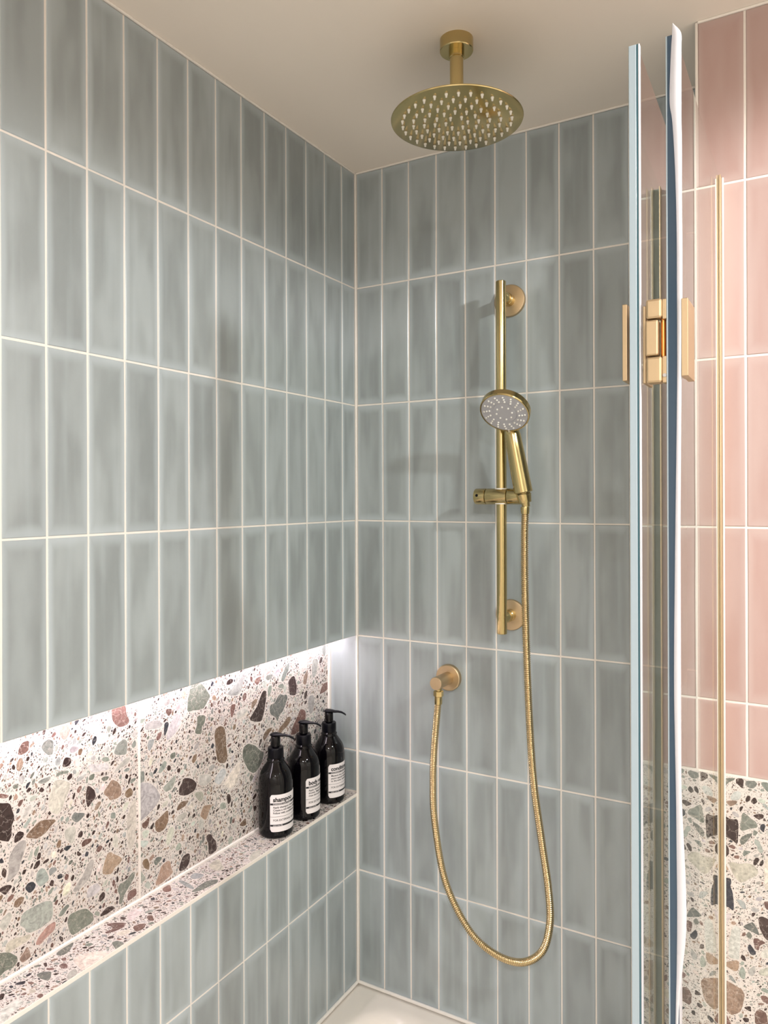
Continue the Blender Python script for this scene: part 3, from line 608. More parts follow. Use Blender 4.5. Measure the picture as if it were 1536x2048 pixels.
# the short return of the recess (faces -x): rot -90deg ; a = -y
for i, (a0, a1) in enumerate(((.004, .0802), (.0802, .1574), (.1574, -PY - .002))):
    for k_ in range(7): tile(wall_right, (PX, 0, 0), -pi / 2, a0, a1, ROWS[k_ + 1], ROWS[k_], M_BLUE)

# ---- silicone and grout seams
def strip(name, x0, x1, y0, y1, z0, z1, label=None, m=M_SEAL, bev=.0012):
    bm = newbm(); box(bm, x0, x1, y0, y1, z0, z1, bev); o = bmo(name, bm, m, base=(x0, y0, z0)); tag(o, label, kind='structure'); return o
strip('trim_1', -.0006, .0042, -.0042, .0006, TR + .004, ZCEIL - .001, 'white sealant seam up the tiled corner')
strip('trim_2', -.0005, .0042, YL + .001, -.0045, ZCEIL - .0042, ZCEIL, 'white seam between left wall and ceiling')
strip('trim_3', .0045, PX - .001, -.0042, .0005, ZCEIL - .0042, ZCEIL, 'white seam between back wall and ceiling')
strip('trim_4', .0, .0062, -1.7, -.0065, TR, TR + .0065, 'white sealant where left wall meets the tray')
strip('trim_5', .0, PX - .001, -.0062, .0, TR, TR + .0065, 'white sealant where back wall meets the tray')
strip('trim_6', PX - .0012, PX + .0034, PY - .0012, PY + .003, -.49, ZCEIL - .001, 'pale edge seam down the corner of the pink wall', M_GROUT)
strip('trim_7', PX + .003, 2.3, PY - .003, PY + .002, ZCEIL - .004, ZCEIL, 'white seam between pink wall and ceiling')

# ================================================================ TERRAZZO
PAL = {'D': (62, 42, 38, .35), 'R': (116, 76, 64, .55), 'B': (150, 118, 92, .6), 'O': (124, 92, 60, .55), 'G': (140, 147, 138, .2),
       'g': (116, 121, 110, .5), 'W': (182, 178, 170, .1), 'C': (200, 192, 172, .05), 'K': (52, 54, 62, .2), 'P': (208, 188, 178, .15),
       'S': (186, 132, 110, .35), 'L': (180, 172, 170, .15), 'E': (172, 178, 168, .15)}
def tint(code, r):
    a = PAL[code]; f = r.uniform(.88, 1.1)
    c = lin(min(255, a[0] * f), min(255, a[1] * f * r.uniform(.97, 1.03)), min(255, a[2] * f * r.uniform(.96, 1.04)))
    return (c[0], c[1], c[2], a[3] * r.uniform(.7, 1.2))
def smooth_poly(p, r, amt):
    """one corner-cutting pass plus a little chipping so outlines read as broken stone"""
    q = []
    n = len(p)
    for i in range(n):
        a, b = p[i], p[(i + 1) % n]
        L = math.hypot(b[0] - a[0], b[1] - a[1])
        for t in (.2, .8):
            q.append((a[0] + (b[0] - a[0]) * t + r.uniform(-1, 1) * amt * L, a[1] + (b[1] - a[1]) * t + r.uniform(-1, 1) * amt * L))
    return q
def clip(p, u0, u1, v0, v1):
    return [(min(max(x, u0), u1), min(max(y, v0), v1)) for x, y in p]
def area(p): return .5 * sum(p[i - 1][0] * p[i][1] - p[i][0] * p[i - 1][1] for i in range(len(p)))
def inside_grid(p, g0, res, shape, grow):
    """cells of a raster covered by polygon p (grown by grow metres)"""
    cx = sum(a for a, _ in p) / len(p); cy = sum(b for _, b in p) / len(p)
    R = max(math.hypot(a - cx, b - cy) for a, b in p)
    k = 1 + grow / max(R, 1e-6)
    q = [(cx + (a - cx) * k, cy + (b - cy) * k) for a, b in p]
    i0 = max(0, int((min(a for a, _ in q) - g0[0]) / res)); i1 = min(shape[0], int((max(a for a, _ in q) - g0[0]) / res) + 2)
    j0 = max(0, int((min(b for _, b in q) - g0[1]) / res)); j1 = min(shape[1], int((max(b for _, b in q) - g0[1]) / res) + 2)
    if i1 <= i0 or j1 <= j0: return None
    X = g0[0] + (np.arange(i0, i1) + .5) * res; Y = g0[1] + (np.arange(j0, j1) + .5) * res
    XX, YY = np.meshgrid(X, Y, indexing='ij'); m = np.zeros(XX.shape, bool)
    for a in range(len(q)):
        x0, y0 = q[a - 1]; x1, y1 = q[a]
        if y0 == y1: continue
        m ^= ((y0 > YY) != (y1 > YY)) & (XX < (x1 - x0) * (YY - y0) / (y1 - y0) + x0)
    return (slice(i0, i1), slice(j0, j1)), m
def scatter(reg, given, plan, seed, lean):
    """fill the bed between the big stones: plan = [(tries, rmin, rmax, codes)]"""
    r = random.Random(seed); res = .0008
    u0, u1, v0, v1 = reg; shape = (int((u1 - u0) / res) + 1, int((v1 - v0) / res) + 1)
    occ = np.zeros(shape, bool); out = []
    for p in given:
        h = inside_grid(p, (u0, v0), res, shape, .0012)
        if h: occ[h[0]] |= h[1]
    for tries, rmin, rmax, codes in plan:
        for _ in range(tries):
            rad = rmin + (rmax - rmin) * r.random() ** 1.6
            cx, cy = r.uniform(u0 + rad * .3, u1 - rad * .3), r.uniform(v0 + rad * .3, v1 - rad * .3)
            if occ[int((cx - u0) / res), int((cy - v0) / res)]: continue
            n = r.choice((4, 5, 5, 6, 6, 7)) if rad > .0015 else r.choice((3, 4, 4))
            th = lean + r.gauss(0, .5); asp = r.uniform(.38, .8); ph = r.random() * 6.28
            p = []
            for i in range(n):
                a = ph + 2 * pi * (i + r.uniform(-.3, .3)) / n; q = rad * r.uniform(.75, 1.1)
                x, y = q * cos(a), q * sin(a) * asp
                p.append((cx + x * cos(th) - y * sin(th), cy + x * sin(th) + y * cos(th)))
            p = clip(p, u0, u1, v0, v1)
            if area(p) < 2e-7: continue
            h = inside_grid(p, (u0, v0), res, shape, .0004)
            if not h or (occ[h[0]] & h[1]).any(): continue
            occ[h[0]] |= h[1]
            if rad > .005: p = smooth_poly(p, r, .05)
            out.append((r.choice(codes), p))
    return out
def prism(polys, place, depth, r):
    vs, fs, cl = [], [], []
    for code, p in polys:
        if area(p) < 0: p = p[::-1]
        c = tint(code, r); n = len(p); b = len(vs)
        vs += [place(a, q, depth) for a, q in p] + [place(a, q, 0) for a, q in p]
        fs.append(tuple(range(b, b + n))); cl += [c] * n
        for i in range(n):
            j = (i + 1) % n; fs.append((b + i, b + n + i, b + n + j, b + j)); cl += [c] * 4
    return vs, fs, cl
def chipmesh(name, polys, place, depth, r, parent):
    vs, fs, cl = prism(polys, place, depth, r)
    o = mesh(name, vs, fs, M_CHIP, parent)
    at = o.data.color_attributes.new('tint', 'FLOAT_COLOR', 'CORNER')
    at.data.foreach_set('color', np.array(cl, dtype=np.float32).ravel())
    return o
def parse(s, shift=(0, 0)):
    out = []
    for ln in s.strip().splitlines():
        t = ln.split(); out.append((t[0], [(float(q.split(',')[0]) / 2000, float(q.split(',')[1]) / 2000) for q in t[1:]]))
    return out
def slab(name, parent, reg, thick, place, stones, plan, seed, lean, label=None):
    """one terrazzo tile: bed, its big stones one by one, and the small chips between them"""
    u0, u1, v0, v1 = reg; r = random.Random(seed)
    cs = [(u0, v0), (u1, v0), (u1, v1), (u0, v1)]
    vs = [place(a, b, -thick) for a, b in cs] + [place(a, b, 0) for a, b in cs]
    t = mesh(name, vs, [(3, 2, 1, 0), (4, 5, 6, 7), (0, 1, 5, 4), (1, 2, 6, 5), (2, 3, 7, 6), (3, 0, 4, 7)], M_TBED, parent)
    if label: t['label'] = label
    g = []
    for code, p in stones:
        cu = sum(a for a, _ in p) / len(p)
        q = smooth_poly(p, r, .035); q = clip(q, u0, u1, v0, v1)
        if abs(area(q)) < 4e-6: continue
        g.append((code, q))
    for cq in g: chipmesh('marble_chip', [cq], place, .00018 + r.random() * .00008, r, t)
    sm = scatter(reg, [p for _, p in g], plan, seed, lean)
    big = [x for x in sm if abs(area(x[1])) > 7e-5][:60]; ids = {id(x) for x in big}
    for cq in big: chipmesh('marble_chip', [cq], place, .0002, r, t)
    o = chipmesh('fine_chips', [x for x in sm if id(x) not in ids], place, .00015, r, t); o['kind'] = 'stuff'
    return t
MIXL = 'WGELCGWLEBRDgP'; MIXM = 'DRgGDWLBKOGRELD'; MIXS = 'DDRgKgBGDOLg'; MIXT = 'DDRgKBDgDOR'
def plan(k): return [(int(260 * k), .007, .013, MIXL), (int(2600 * k), .0035, .0078, MIXM), (int(8000 * k), .0019, .0038, MIXS), (int(26000 * k), .0009, .0019, MIXT)]
ns = parse(NICHE_STONES); ls = parse(LEDGE_STONES); ks = parse(LOWER_STONES)
back = lambda y, z, d: (ND + d, y, z)
top = lambda y, x, d: (x, y, NB + d)     # (u = y, v = x)
JT = -.6545
slab('terrazzo_tile', wall_left, (JT + .0015, -.0005, NB + .003, NT), .008, back, [s for s in ns if sum(a for a, _ in s[1]) / len(s[1]) > JT], plan(1.0), 11, 1.15)
slab('terrazzo_tile', wall_left, (JT - .65, JT - .0015, NB + .003, NT), .008, back, [s for s in ns if sum(a for a, _ in s[1]) / len(s[1]) < JT], plan(1.0), 12, 1.15)
# ledge: u = -y (so the winding of the face points up), v = x
led = lambda u, v, d: (v, -u, NB + d)
lstones = [(c, [(-y, x) for y, x in p]) for c, p in ls]
slab('terrazzo_ledge', wall_left, (.0015, 1.35, ND + .006, .0002), .008, led, lstones, plan(.34), 13, -.9, None)
front = lambda x, z, d: (x, PY - d, z)
slab('terrazzo_tile', wall_right, (PX + .002, 1.46, ZF, -.4935), .008, front, ks, [(70, .012, .022, 'WDgCBERKL')] + plan(1.0), 14, .6)
slab('terrazzo_tile', wall_right, (1.463, 2.06, ZF, -.4935), .008, front, [], [(140, .012, .024, 'WDgCBERKL')] + plan(.2), 15, .6)
strip('trim_8', ND, ND + .0058, -1.35, -.0035, NB - .001, NB + .0048, 'bright white sealant line along the back of the niche ledge')
strip('trim_9', ND, ND + .0052, -.0088, -.0002, NB + .004, NT, 'white sealant up the end of the niche', bev=.001)
strip('trim_10', -.0052, .0008, -1.35, -.001, NB - .0085, NB - .0004, 'pale grout edge under the terrazzo ledge', M_GROUT, .0008)
vs, fs = [], []; quadbox(vs, fs, -.25, -.001, YL, -1.351, NB - .009, NT)
tag(mesh('wall_pier', vs, fs, M_GROUT), 'end of the niche', kind='structure')
bm = newbm(); box(bm, ND, ND + .004, JT - .0013, JT + .0013, NB + .004, NT, 0); bmo('tile_joint', bm, M_GROUT, wall_left)

# ---- LED strip tucked under the head of the niche
t = thing('led_strip', (ND + .028, -.68, NT - .004), 'thin white lighting strip glowing under the top of the terrazzo niche', 'light strip')
bm = newbm(); box(bm, ND + .022, ND + .034, -1.34, -.006, NT - .003, NT - .0002); bmo('mount', bm, M_WHITE, t)
bm = newbm(); box(bm, ND + .024, ND + .032, -1.338, -.008, NT - .0045, NT - .003); bmo('diffuser', bm, M_LED, t)

# ================================================================ DOWNLIGHTS (fittings)
for i, (x, y, p, _k) in enumerate(DOWNLIGHTS):
    t = thing('ceiling_light', (x, y, ZCEIL), ['round recessed ceiling light nearest the pink wall', 'round recessed ceiling light in the middle of the room', 'round ceiling light added behind the camera to brighten the walls', 'round recessed ceiling light above the open end of the shower'][i], 'ceiling light', 'recessed ceiling lights')
    bm = newbm(); lathe(bm, [(0, .056), (.004, .055), (.006, .050), (.006, .045), (.001, .0445), (0, .0445)], (x, y, ZCEIL), (0, 0, -1), 40, cap=False); bmo('frame', bm, M_WHITE, t, auto=40)
    bm = newbm(); lathe(bm, [(0.0, .0444), (.0015, .0444)], (x, y, ZCEIL), (0, 0, -1), 40); bmo('lamp_glass', bm, M_LAMP, t)

# ================================================================ SHOWER TRAY
nx, ny = 60, 90; X0, X1, Y0, Y1 = .001, .90, -1.70, -.001
def tz(x, y):
    dx = min(x - X0, X1 - x); dy = min(y - Y0, Y1 - y)
    rw, rc = .052, .13
    # distance inside a rounded rectangle
    ex, ey = rc - (dx - rw), rc - (dy - rw)
    d = rc - math.hypot(max(ex, 0), max(ey, 0)) if (ex > 0 and ey > 0) else min(dx, dy) - rw
    t_ = min(max(d / .055, 0), 1); t_ = t_ * t_ * (3 - 2 * t_)
    edge = .003 * (1 - min(1, max(0, (min(X1 - x, y - Y0)) / .012))) ** 2
    return TR - .034 * t_ - .004 * min(1, max(0, d) / .4) - edge
vs = []; fs = []
gx = [X0 + (X1 - X0) * i / nx for i in range(nx + 1)]; gy = [Y0 + (Y1 - Y0) * (j / ny) for j in range(ny + 1)]
for x in gx:
    for y in gy: vs.append((x, y, tz(x, y)))
for i in range(nx):
    for j in range(ny):
        a = i * (ny + 1) + j; fs.append((a, a + ny + 1, a + ny + 2, a + 1))
ring = [i * (ny + 1) for i in range(nx + 1)] + [nx * (ny + 1) + j for j in range(1, ny + 1)] + [i * (ny + 1) + ny for i in range(nx - 1, -1, -1)] + [j for j in range(ny - 1, 0, -1)]
b = len(vs)
vs += [(vs[i][0], vs[i][1], ZF + .0005) for i in ring]
for q in range(len(ring)):
    q2 = (q + 1) % len(ring); fs.append((ring[q], b + q, b + q2, ring[q2]))
fs.append(tuple(reversed(range(b, b + len(ring)))))
tr_ = thing('shower_tray', (.45, -.85, ZF), 'glossy off-white shower tray with a raised rim at the foot of the tiles', 'shower tray')
mesh('tray_shell', vs, fs, M_TRAY, tr_, smooth=True)
bm = newbm(); lathe(bm, [(0, .05), (.003, .049), (.004, .044), (.004, 0)], (.45, -.6, tz(.45, -.6) + .0003), (0, 0, 1), 40); bmo('drain_cover', bm, M_BRASS, tr_, auto=30)

# ================================================================ OVERHEAD SHOWER
hx, hy, hz = .470, -.3943, .697
sh = thing('overhead_shower', (hx, hy, ZCEIL), 'large round brass rain shower head hanging from the ceiling', 'shower head')
bm = newbm(); lathe(bm, [(0, .031), (.021, .031), (.0225, .030), (.0225, .0)], (hx, hy, ZCEIL), (0, 0, -1), 64); bmo('ceiling_flange', bm, M_BRASS, sh, auto=30)
bm = newbm(); lathe(bm, [(.0226, .0142), (.034, .0142), (.035, .0132), (.035, .0126), (.142, .0126), (.142, .015), (.148, .0155)], (hx, hy, ZCEIL), (0, 0, -1), 48); bmo('drop_arm', bm, M_BRASS, sh, auto=30)
RH = .1225
bm = newbm(); lathe(bm, [(-.0025, 0), (-.0025, .02), (0, RH - .004), (.0008, RH - .0006), (.0022, RH), (.0036, RH - .0006), (.004, RH - .0015), (.004, 0)], (hx, hy, hz + .004), (0, 0, -1), 128); plate = bmo('spray_plate', bm, M_BRASS, sh, auto=30)
bm = newbm(); lathe(bm, [(0, .0016), (.001, .0028), (.003, .0029), (.0042, .0021), (.0078, .0016), (.0078, .0009), (.0064, .0007)], (0, 0, 0), (0, 0, -1), 10, cap=True)
me_n = bpy.data.meshes.new('nozzle'); bmesh.ops.recalc_face_normals(bm, faces=bm.faces); bm.to_mesh(me_n); bm.free(); me_n.materials.append(M_NOZ)
for k_ in range(1, 6):
    for i in range(6 * k_):
        a = 2 * pi * i / (6 * k_) + .35
        rr = RH * .825 * k_ / 5
        o = bpy.data.objects.new('nozzle', me_n); C.objects.link(o); o.parent = plate
        o.location = Vector((hx + rr * cos(a), hy + rr * sin(a), hz + .0004)) - BASE[plate]

# ================================================================ SLIDE RAIL
rx_, ry_ = .4275, -.061
ra = thing('slide_rail', (rx_, 0, -.3125), 'tall brass shower rail fixed to the blue-grey tiles on two round flanges', 'shower rail')
bm = newbm(); cyl(bm, (rx_, ry_, -.3125), (rx_, ry_, .4885), .0115, .0012); bmo('rail_bar', bm, M_BRASS, ra, auto=30)
for z, R in ((.4565, .0375), (-.277, .036)):
    bm = newbm(); lathe(bm, [(0, R), (.006, R), (.0078, R - .0012), (.0085, R - .003), (.0085, 0)], (rx_, -.0003, z), (0, -1, 0), 64); bmo('wall_flange', bm, M_BRASS2, ra, auto=25)
    bm = newbm(); lathe(bm, [(.0085, .0145), (.026, .0145), (.0268, .0136), (.055, .0136), (.060, .0110)], (rx_, -.0003, z), (0, -1, 0), 40); bmo('bracket', bm, M_BRASS, ra, auto=30)
def barrel(x0, x1, r, m, par, nm, z=-.0004):
    bm = newbm(); lathe(bm, [(0, 0), (0, r - .0022), (.0006, r - .0008), (.002, r), (x1 - x0 - .0012, r), (x1 - x0 - .0003, r - .001), (x1 - x0 - .0003, 0)], (x0, ry_, z), (1, 0, 0), 48)
    return bmo(nm, bm, m, par, auto=30)
hold = barrel(.392, .4435, .0185, M_BRASS, ra, 'slide_holder')
knob = barrel(.3645, .3915, .0185, M_BRASS, ra, 'clamp_knob')
bm = newbm(); lathe(bm, [(0, .0035), (.0009, .003)], (.374, ry_ - .0181, .002), (0, -1, 0), 16); bmo('knob_mark', bm, M_BLACKM, knob)
barrel(.4440, .478, .0185, M_BRASS, ra, 'holder_cup')
for z_ in (-.0178, .0158):
    bm = newbm(); lathe(bm, [(0, .0118), (0, .0152), (.0025, .0152), (.0025, .0118)], (rx_, ry_, z_), (0, 0, 1), 32, cap=False); o = bmo('bushing', bm, M_NOZ, ra, auto=30); o['label'] = 'white plastic bushing ring'
bm = newbm(); lathe(bm, [(0, .0142), (.017, .0165), (.019, .0178), (.019, .0165), (.001, .0128)], (.4885, -.0765, -.014), (-.15, -.07, .98), 40, cap=False); bmo('holder_ring', bm, M_BRASS, ra, auto=30)

# ================================================================ HAND SHOWER
hb = Vector((.4878, -.0768, -.006)); ht = Vector((.4640, -.0865, .135)); hc = Vector((.4665, -.139, .185))
hs_ = thing('hand_shower', tuple(hb), 'round brass hand shower with grey spray face resting in the rail holder', 'hand shower')
ax = (ht - hb); Lh = ax.length
bm = newbm(); lathe(bm, [(-.018, .0085), (-.002, .0100), (.004, .0125), (.0135, .0150), (.0140, .0190), (.0155, .0205), (.05, .0200), (.11, .0186), (Lh, .0178), (Lh + .010, .0160), (Lh + .020, .0110)], hb, ax, 48); bmo('handle', bm, M_BRASS, hs_, auto=40)
nn = Vector((.01, -.675, -.74)).normalized(); RD = .0545
bm = newbm(); lathe(bm, [(-.020, 0), (-.019, .02), (-.017, .036), (-.010, RD - .003), (-.006, RD), (.007, RD), (.009, RD - .0012), (.0092, RD - .003), (.0080, RD - .0034)], hc, nn, 72, cap=False); disc = bmo('head_shell', bm, M_BRASS, hs_, auto=30)
bm = newbm(); lathe(bm, [(.0078, RD - .0035), (.0086, RD - .0045), (.0090, .0275), (.0082, .0270), (.0090, .0264), (.0092, 0)], hc, nn, 72, cap=False); face = bmo('spray_face', bm, M_GREY, hs_, auto=30)
fa = Vector((1, 0, 0)); fa = (fa - nn * fa.dot(nn)).normalized(); fb = nn.cross(fa)
bm = newbm(); lathe(bm, [(0, .0021), (.0016, .0020), (.0026, .0011), (.0026, 0)], (0, 0, 0), nn, 8)
me_s = bpy.data.meshes.new('nozzle'); bmesh.ops.recalc_face_normals(bm, faces=bm.faces); bm.to_mesh(me_s); bm.free(); me_s.materials.append(M_NOZ)
def fnoz(r_, a):
    o = bpy.data.objects.new('nozzle', me_s); C.objects.link(o); o.parent = face
    o.location = hc + nn * .0089 + (fa * cos(a) + fb * sin(a)) * r_ - BASE[face]
for i in range(16):
    a = 2 * pi * i / 16 + .1
    for j, r_ in enumerate((.0325, .0385, .0445)): fnoz(r_, a + j * .05)
for i in range(8): fnoz(.0175, 2 * pi * i / 8)
q = hc + nn * .004 + (fb if fb.z < 0 else -fb) * (RD - .002) + fa * -.004
bm = newbm(); lathe(bm, [(-.008, .0015), (-.004, .005), (.006, .0045), (.013, .002), (.014, 0)], q, (ht - hc), 16); bmo('spray_lever', bm, M_NOZ, hs_, auto=60)

# ================================================================ WALL OUTLET
ex_, ez_ = .2676, -.4418
el = thing('wall_outlet', (ex_, 0, ez_), 'round brass water outlet elbow on the tiles left of the rail', 'water outlet')
bm = newbm(); lathe(bm, [(0, .032), (.0085, .032), (.0102, .0312), (.0115, .0295), (.0115, 0)], (ex_, -.0003, ez_), (0, -1, 0), 64); bmo('wall_flange', bm, M_BRASS2, el, auto=25)
bm = newbm(); lathe(bm, [(.0115, .0152), (.0765, .0152), (.0775, .0145), (.0775, 0)], (ex_, -.0003, ez_), (0, -1, 0), 56); bmo('outlet_body', bm, M_BRASS2, el, auto=25)
ny_ = -.062
bm = newbm(); lathe(bm, [(.0130, .0085), (.019, .0085)], (ex_, ny_, ez_), (0, 0, -1), 24); bmo('outlet_neck', bm, M_BRASS, el, auto=30)

# ================================================================ HOSE
def catmull(P, n):
    P = [Vector(p) for p in P]; P = [2 * P[0] - P[1]] + P + [2 * P[-1] - P[-2]]; out = []
    for i in range(1, len(P) - 2):
        for k_ in range(n):
            t_ = k_ / n; p0, p1, p2, p3 = P[i - 1:i + 3]
            out.append(.5 * ((2 * p1) + (-p0 + p2) * t_ + (2 * p0 - 5 * p1 + 4 * p2 - p3) * t_ ** 2 + (-p0 + 3 * p1 - 3 * p2 + p3) * t_ ** 3))
    return out + [P[-2]]
HP = [(.4885, -.0762, -.033), (.4865, -.075, -.10), (.487, -.074, -.2299), (.4932, -.075, -.4285), (.5039, -.075, -.6145), (.5227, -.075, -.7535), (.5381, -.075, -.8592), (.5405, -.075, -.935),
      (.5215, -.075, -1.0), (.4725, -.075, -1.0374), (.4073, -.075, -1.0347), (0.3455, -0.0740, -0.9960), (0.2872, -0.0710, -0.9022), (0.2583, -0.0670, -0.7687), (0.2537, -0.0650, -0.6751), (0.2562, -0.0640, -0.6036), (0.2626, -0.0630, -0.5315), (ex_ - .0006, ny_, -.485)]
path = catmull(HP, 60)
# resample evenly: six profile steps per ridge
seg = [0]
for a, b_ in zip(path, path[1:]): seg.append(seg[-1] + (b_ - a).length)
Lt = seg[-1]; RP = .0043; nr = int(Lt / RP); steps = 5; NS = nr * steps
pts = []; j = 0
for i in range(NS + 1):
    s_ = Lt * i / NS
    while j < len(seg) - 2 and seg[j + 1] < s_: j += 1
    f_ = (s_ - seg[j]) / max(1e-9, seg[j + 1] - seg[j]); pts.append(path[j].lerp(path[j + 1], f_))
hr = .0083; prof = (1.0, 1.03, 1.0, .80, .80)
vs, fs = [], []; NR = 14; up = Vector((0, -1, 0))
for i, p in enumerate(pts):
    tn = (pts[min(i + 1, NS)] - pts[max(i - 1, 0)]).normalized()
    a = (up - tn * up.dot(tn)).normalized(); b_ = tn.cross(a); up = a
    r_ = hr * prof[i % steps]
    vs += [tuple(p + (a * cos(2 * pi * k_ / NR) + b_ * sin(2 * pi * k_ / NR)) * r_) for k_ in range(NR)]
for i in range(NS):
    for k_ in range(NR):
        k2 = (k_ + 1) % NR; fs.append((i * NR + k_, i * NR + k2, (i + 1) * NR + k2, (i + 1) * NR + k_))
fs.append(tuple(range(NR))); fs.append(tuple(reversed(range(NS * NR, NS * NR + NR))))
ho = thing('shower_hose', (.47, -.075, -1.045), 'ribbed brass hose looping from the hand shower down to the wall outlet', 'hose')
mesh('hose_tube', vs, fs, M_HOSE, ho, smooth=True)
bm = newbm(); lathe(bm, [(0, .0092), (.002, .0096), (.010, .0094), (.016, .0086)], (.4885, -.0765, -.0235), (0, 0, -1), 32); bmo('hose_collar', bm, M_BRASS, ho, auto=30)
bm = newbm(); lathe(bm, [(.0, .0105), (.0012, .0118), (.0128, .0118), (.014, .0105)], (ex_, ny_, ez_ - .0192), (0, 0, -1), 6); bmo('hose_nut', bm, M_BRASS, ho)
bm = newbm(); lathe(bm, [(0, .0092), (.016, .0094), (.0185, .0085)], (ex_ - .0003, ny_, ez_ - .0333), (-.02, 0, -1), 32); bmo('hose_ferrule', bm, M_BRASS, ho, auto=30)

# ================================================================ BOTTLES
def text_mesh(body, size, bold=0.0, width=None):
    cu = bpy.data.curves.new('txt', 'FONT'); cu.body = body; cu.size = size; cu.offset = bold; cu.resolution_u = 3
    o = bpy.data.objects.new('txt', cu); C.objects.link(o)
    me = bpy.data.meshes.new_from_object(o, depsgraph=None) if False else o.to_mesh()
    v = [(p.co.x, p.co.y) for p in me.vertices]; f = [tuple(p.vertices) for p in me.polygons]
    o.to_mesh_clear(); bpy.data.objects.remove(o); bpy.data.curves.remove(cu)
    if width and v:
        w_ = max(a for a, _ in v) - min(a for a, _ in v); k_ = width / w_
        v = [(a * k_, b) for a, b in v]
    return v, f
BR = .0398
def wrap(pts, R, cx, cy, z0, az):
    return [(cx + R * cos(az + u / BR), cy + R * sin(az + u / BR), z0 + z) for u, z in pts]
def bottle(y, title, bar, lines, label, azl, sp):
    cx = -.0412; z0 = NB + .0004
    t = thing('pump_bottle', (cx, y, z0), label, 'bottle', 'black pump bottles on the niche ledge'); t.scale = (1, 1, 1.02)
    prof = [(0, 0), (0, .033), (.0012, .0372), (.005, BR - .0004), (.010, BR), (.112, BR), (.120, BR - .0003), (.128, BR - .0013), (.135, BR - .0032), (.142, BR - .0064), (.148, BR - .0103), (.153, BR - .0140), (.158, BR - .0175), (.162, .0196), (.163, .0192), (.165, .0205), (.167, .0205), (.169, .0185), (.171, .0170)]
    bm = newbm(); lathe(bm, prof, (cx, y, z0), (0, 0, 1), 64, cap=True); body = bmo('bottle_body', bm, M_BLACK, t, auto=50)
    bm = newbm(); lathe(bm, [(.1712, .0180), (.1722, .0186), (.192, .0182), (.1935, .0172), (.1935, .0125), (.192, .0115)], (cx, y, z0), (0, 0, 1), 40); bmo('collar', bm, M_BLACKM, t, auto=35)
    bm = newbm(); lathe(bm, [(.1925, .0085), (.198, .0085), (.198, .0110), (.2165, .0112), (.2185, .0100)], (cx, y, z0), (0, 0, 1), 32); bmo('pump_stem', bm, M_BLACK, t, auto=35)
    # swan spout
    d = Vector((cos(sp), sin(sp), 0)); sd = Vector((-sin(sp), cos(sp), 0)); P0 = Vector((cx, y, z0))
    st = [(-.0125, .221, .0055, .0030), (-.009, .2225, .0105, .0042), (0, .2228, .0118, .0046), (.009, .2222, .0098, .0042), (.016, .2212, .0066, .0038), (.024, .2215, .0050, .0034), (.033, .2202, .0045, .0030), (.041, .2162, .0040, .0026), (.0445, .2135, .0036, .0022)]
    vs, fs = [], []; n = 12
    for (a, z, w_, h_) in st:
        for i in range(n):
            q_ = 2 * pi * i / n; vs.append(tuple(P0 + d * a + sd * (w_ * cos(q_)) + Vector((0, 0, z + h_ * sin(q_) * (1 if sin(q_) < 0 else .6)))))
    for i in range(len(st) - 1):
        for k_ in range(n):
            k2 = (k_ + 1) % n; fs.append((i * n + k_, i * n + k2, (i + 1) * n + k2, (i + 1) * n + k_))
    fs.append(tuple(reversed(range(n)))); fs.append(tuple(range((len(st) - 1) * n, len(st) * n)))
    mesh('pump_spout', vs, fs, M_BLACKM, t, smooth=True)
    # label: rounded rectangle wrapped on the body
    W, Hh, rc = .041, .0412, .006; lz = .0580; out = []
    for sx, sy, a0 in ((1, 1, 0), (-1, 1, 90), (-1, -1, 180), (1, -1, 270)):
        for q_ in range(5):
            a = radians(a0 + q_ * 22.5); out.append((sx * (W - rc) + rc * cos(a), sy * (Hh - rc) + rc * sin(a)))
    # grid columns so that it follows the curve
    us = sorted({round(-W + 2 * W * i / 28, 6) for i in range(29)}); vs, fs = [], []
    for u in us:
        e = max(0, abs(u) - (W - rc)); hh = Hh - rc + math.sqrt(max(0, rc * rc - e * e))
        for s2 in (-1, 1): vs.append((u, s2 * hh))
    for i in range(len(us) - 1): fs.append((2 * i, 2 * i + 2, 2 * i + 3, 2 * i + 1))
    lb = mesh('label', wrap(vs, BR + .0002, cx, y, z0 + lz, azl), fs, M_LABEL, t, smooth=True); lb['label'] = 'white printed label reading ' + title
    def strip_(v0, v1, u0=-W + .0005, u1=W - .0005):
        v_, f_ = [], []
        for i in range(25):
            u = u0 + (u1 - u0) * i / 24; v_ += [(u, v0), (u, v1)]
        for i in range(24): f_.append((2 * i, 2 * i + 2, 2 * i + 3, 2 * i + 1))
        return v_, f_
    V, F = [], []
    def put(vf, du=0, dv=0):
        v_, f_ = vf; b0 = len(V); V.extend([(a + du, b + dv) for a, b in v_]); F.extend([tuple(b0 + i for i in q_) for q_ in f_])
    put(strip_(.0182, .0224)); put(strip_(-.0290, -.0249)); put(strip_(-.0080, -.0074))
    put(text_mesh(title, .0132, .00050), -.034, .0256)
    for i, ln in enumerate(lines): put(text_mesh(ln, .0060, .00012), -.034, .0112 - i * .0064)
    put(text_mesh('FOR EXTERNAL USE ONLY', .0062, .00008), -.034, -.0176)
    mesh('lettering', wrap(V, BR + .00045, cx, y, z0 + lz, azl), F, M_INK, lb)
    V, F = [], []
    put(text_mesh(bar, .0040, .00004), -.034, .0190); put(text_mesh('enjoy your life', .0038, .00003), -.034, -.0281)
    mesh('reversed_lettering', wrap(V, BR + .0007, cx, y, z0 + lz, azl), F, M_LABEL, lb)
SPA = radians(20)
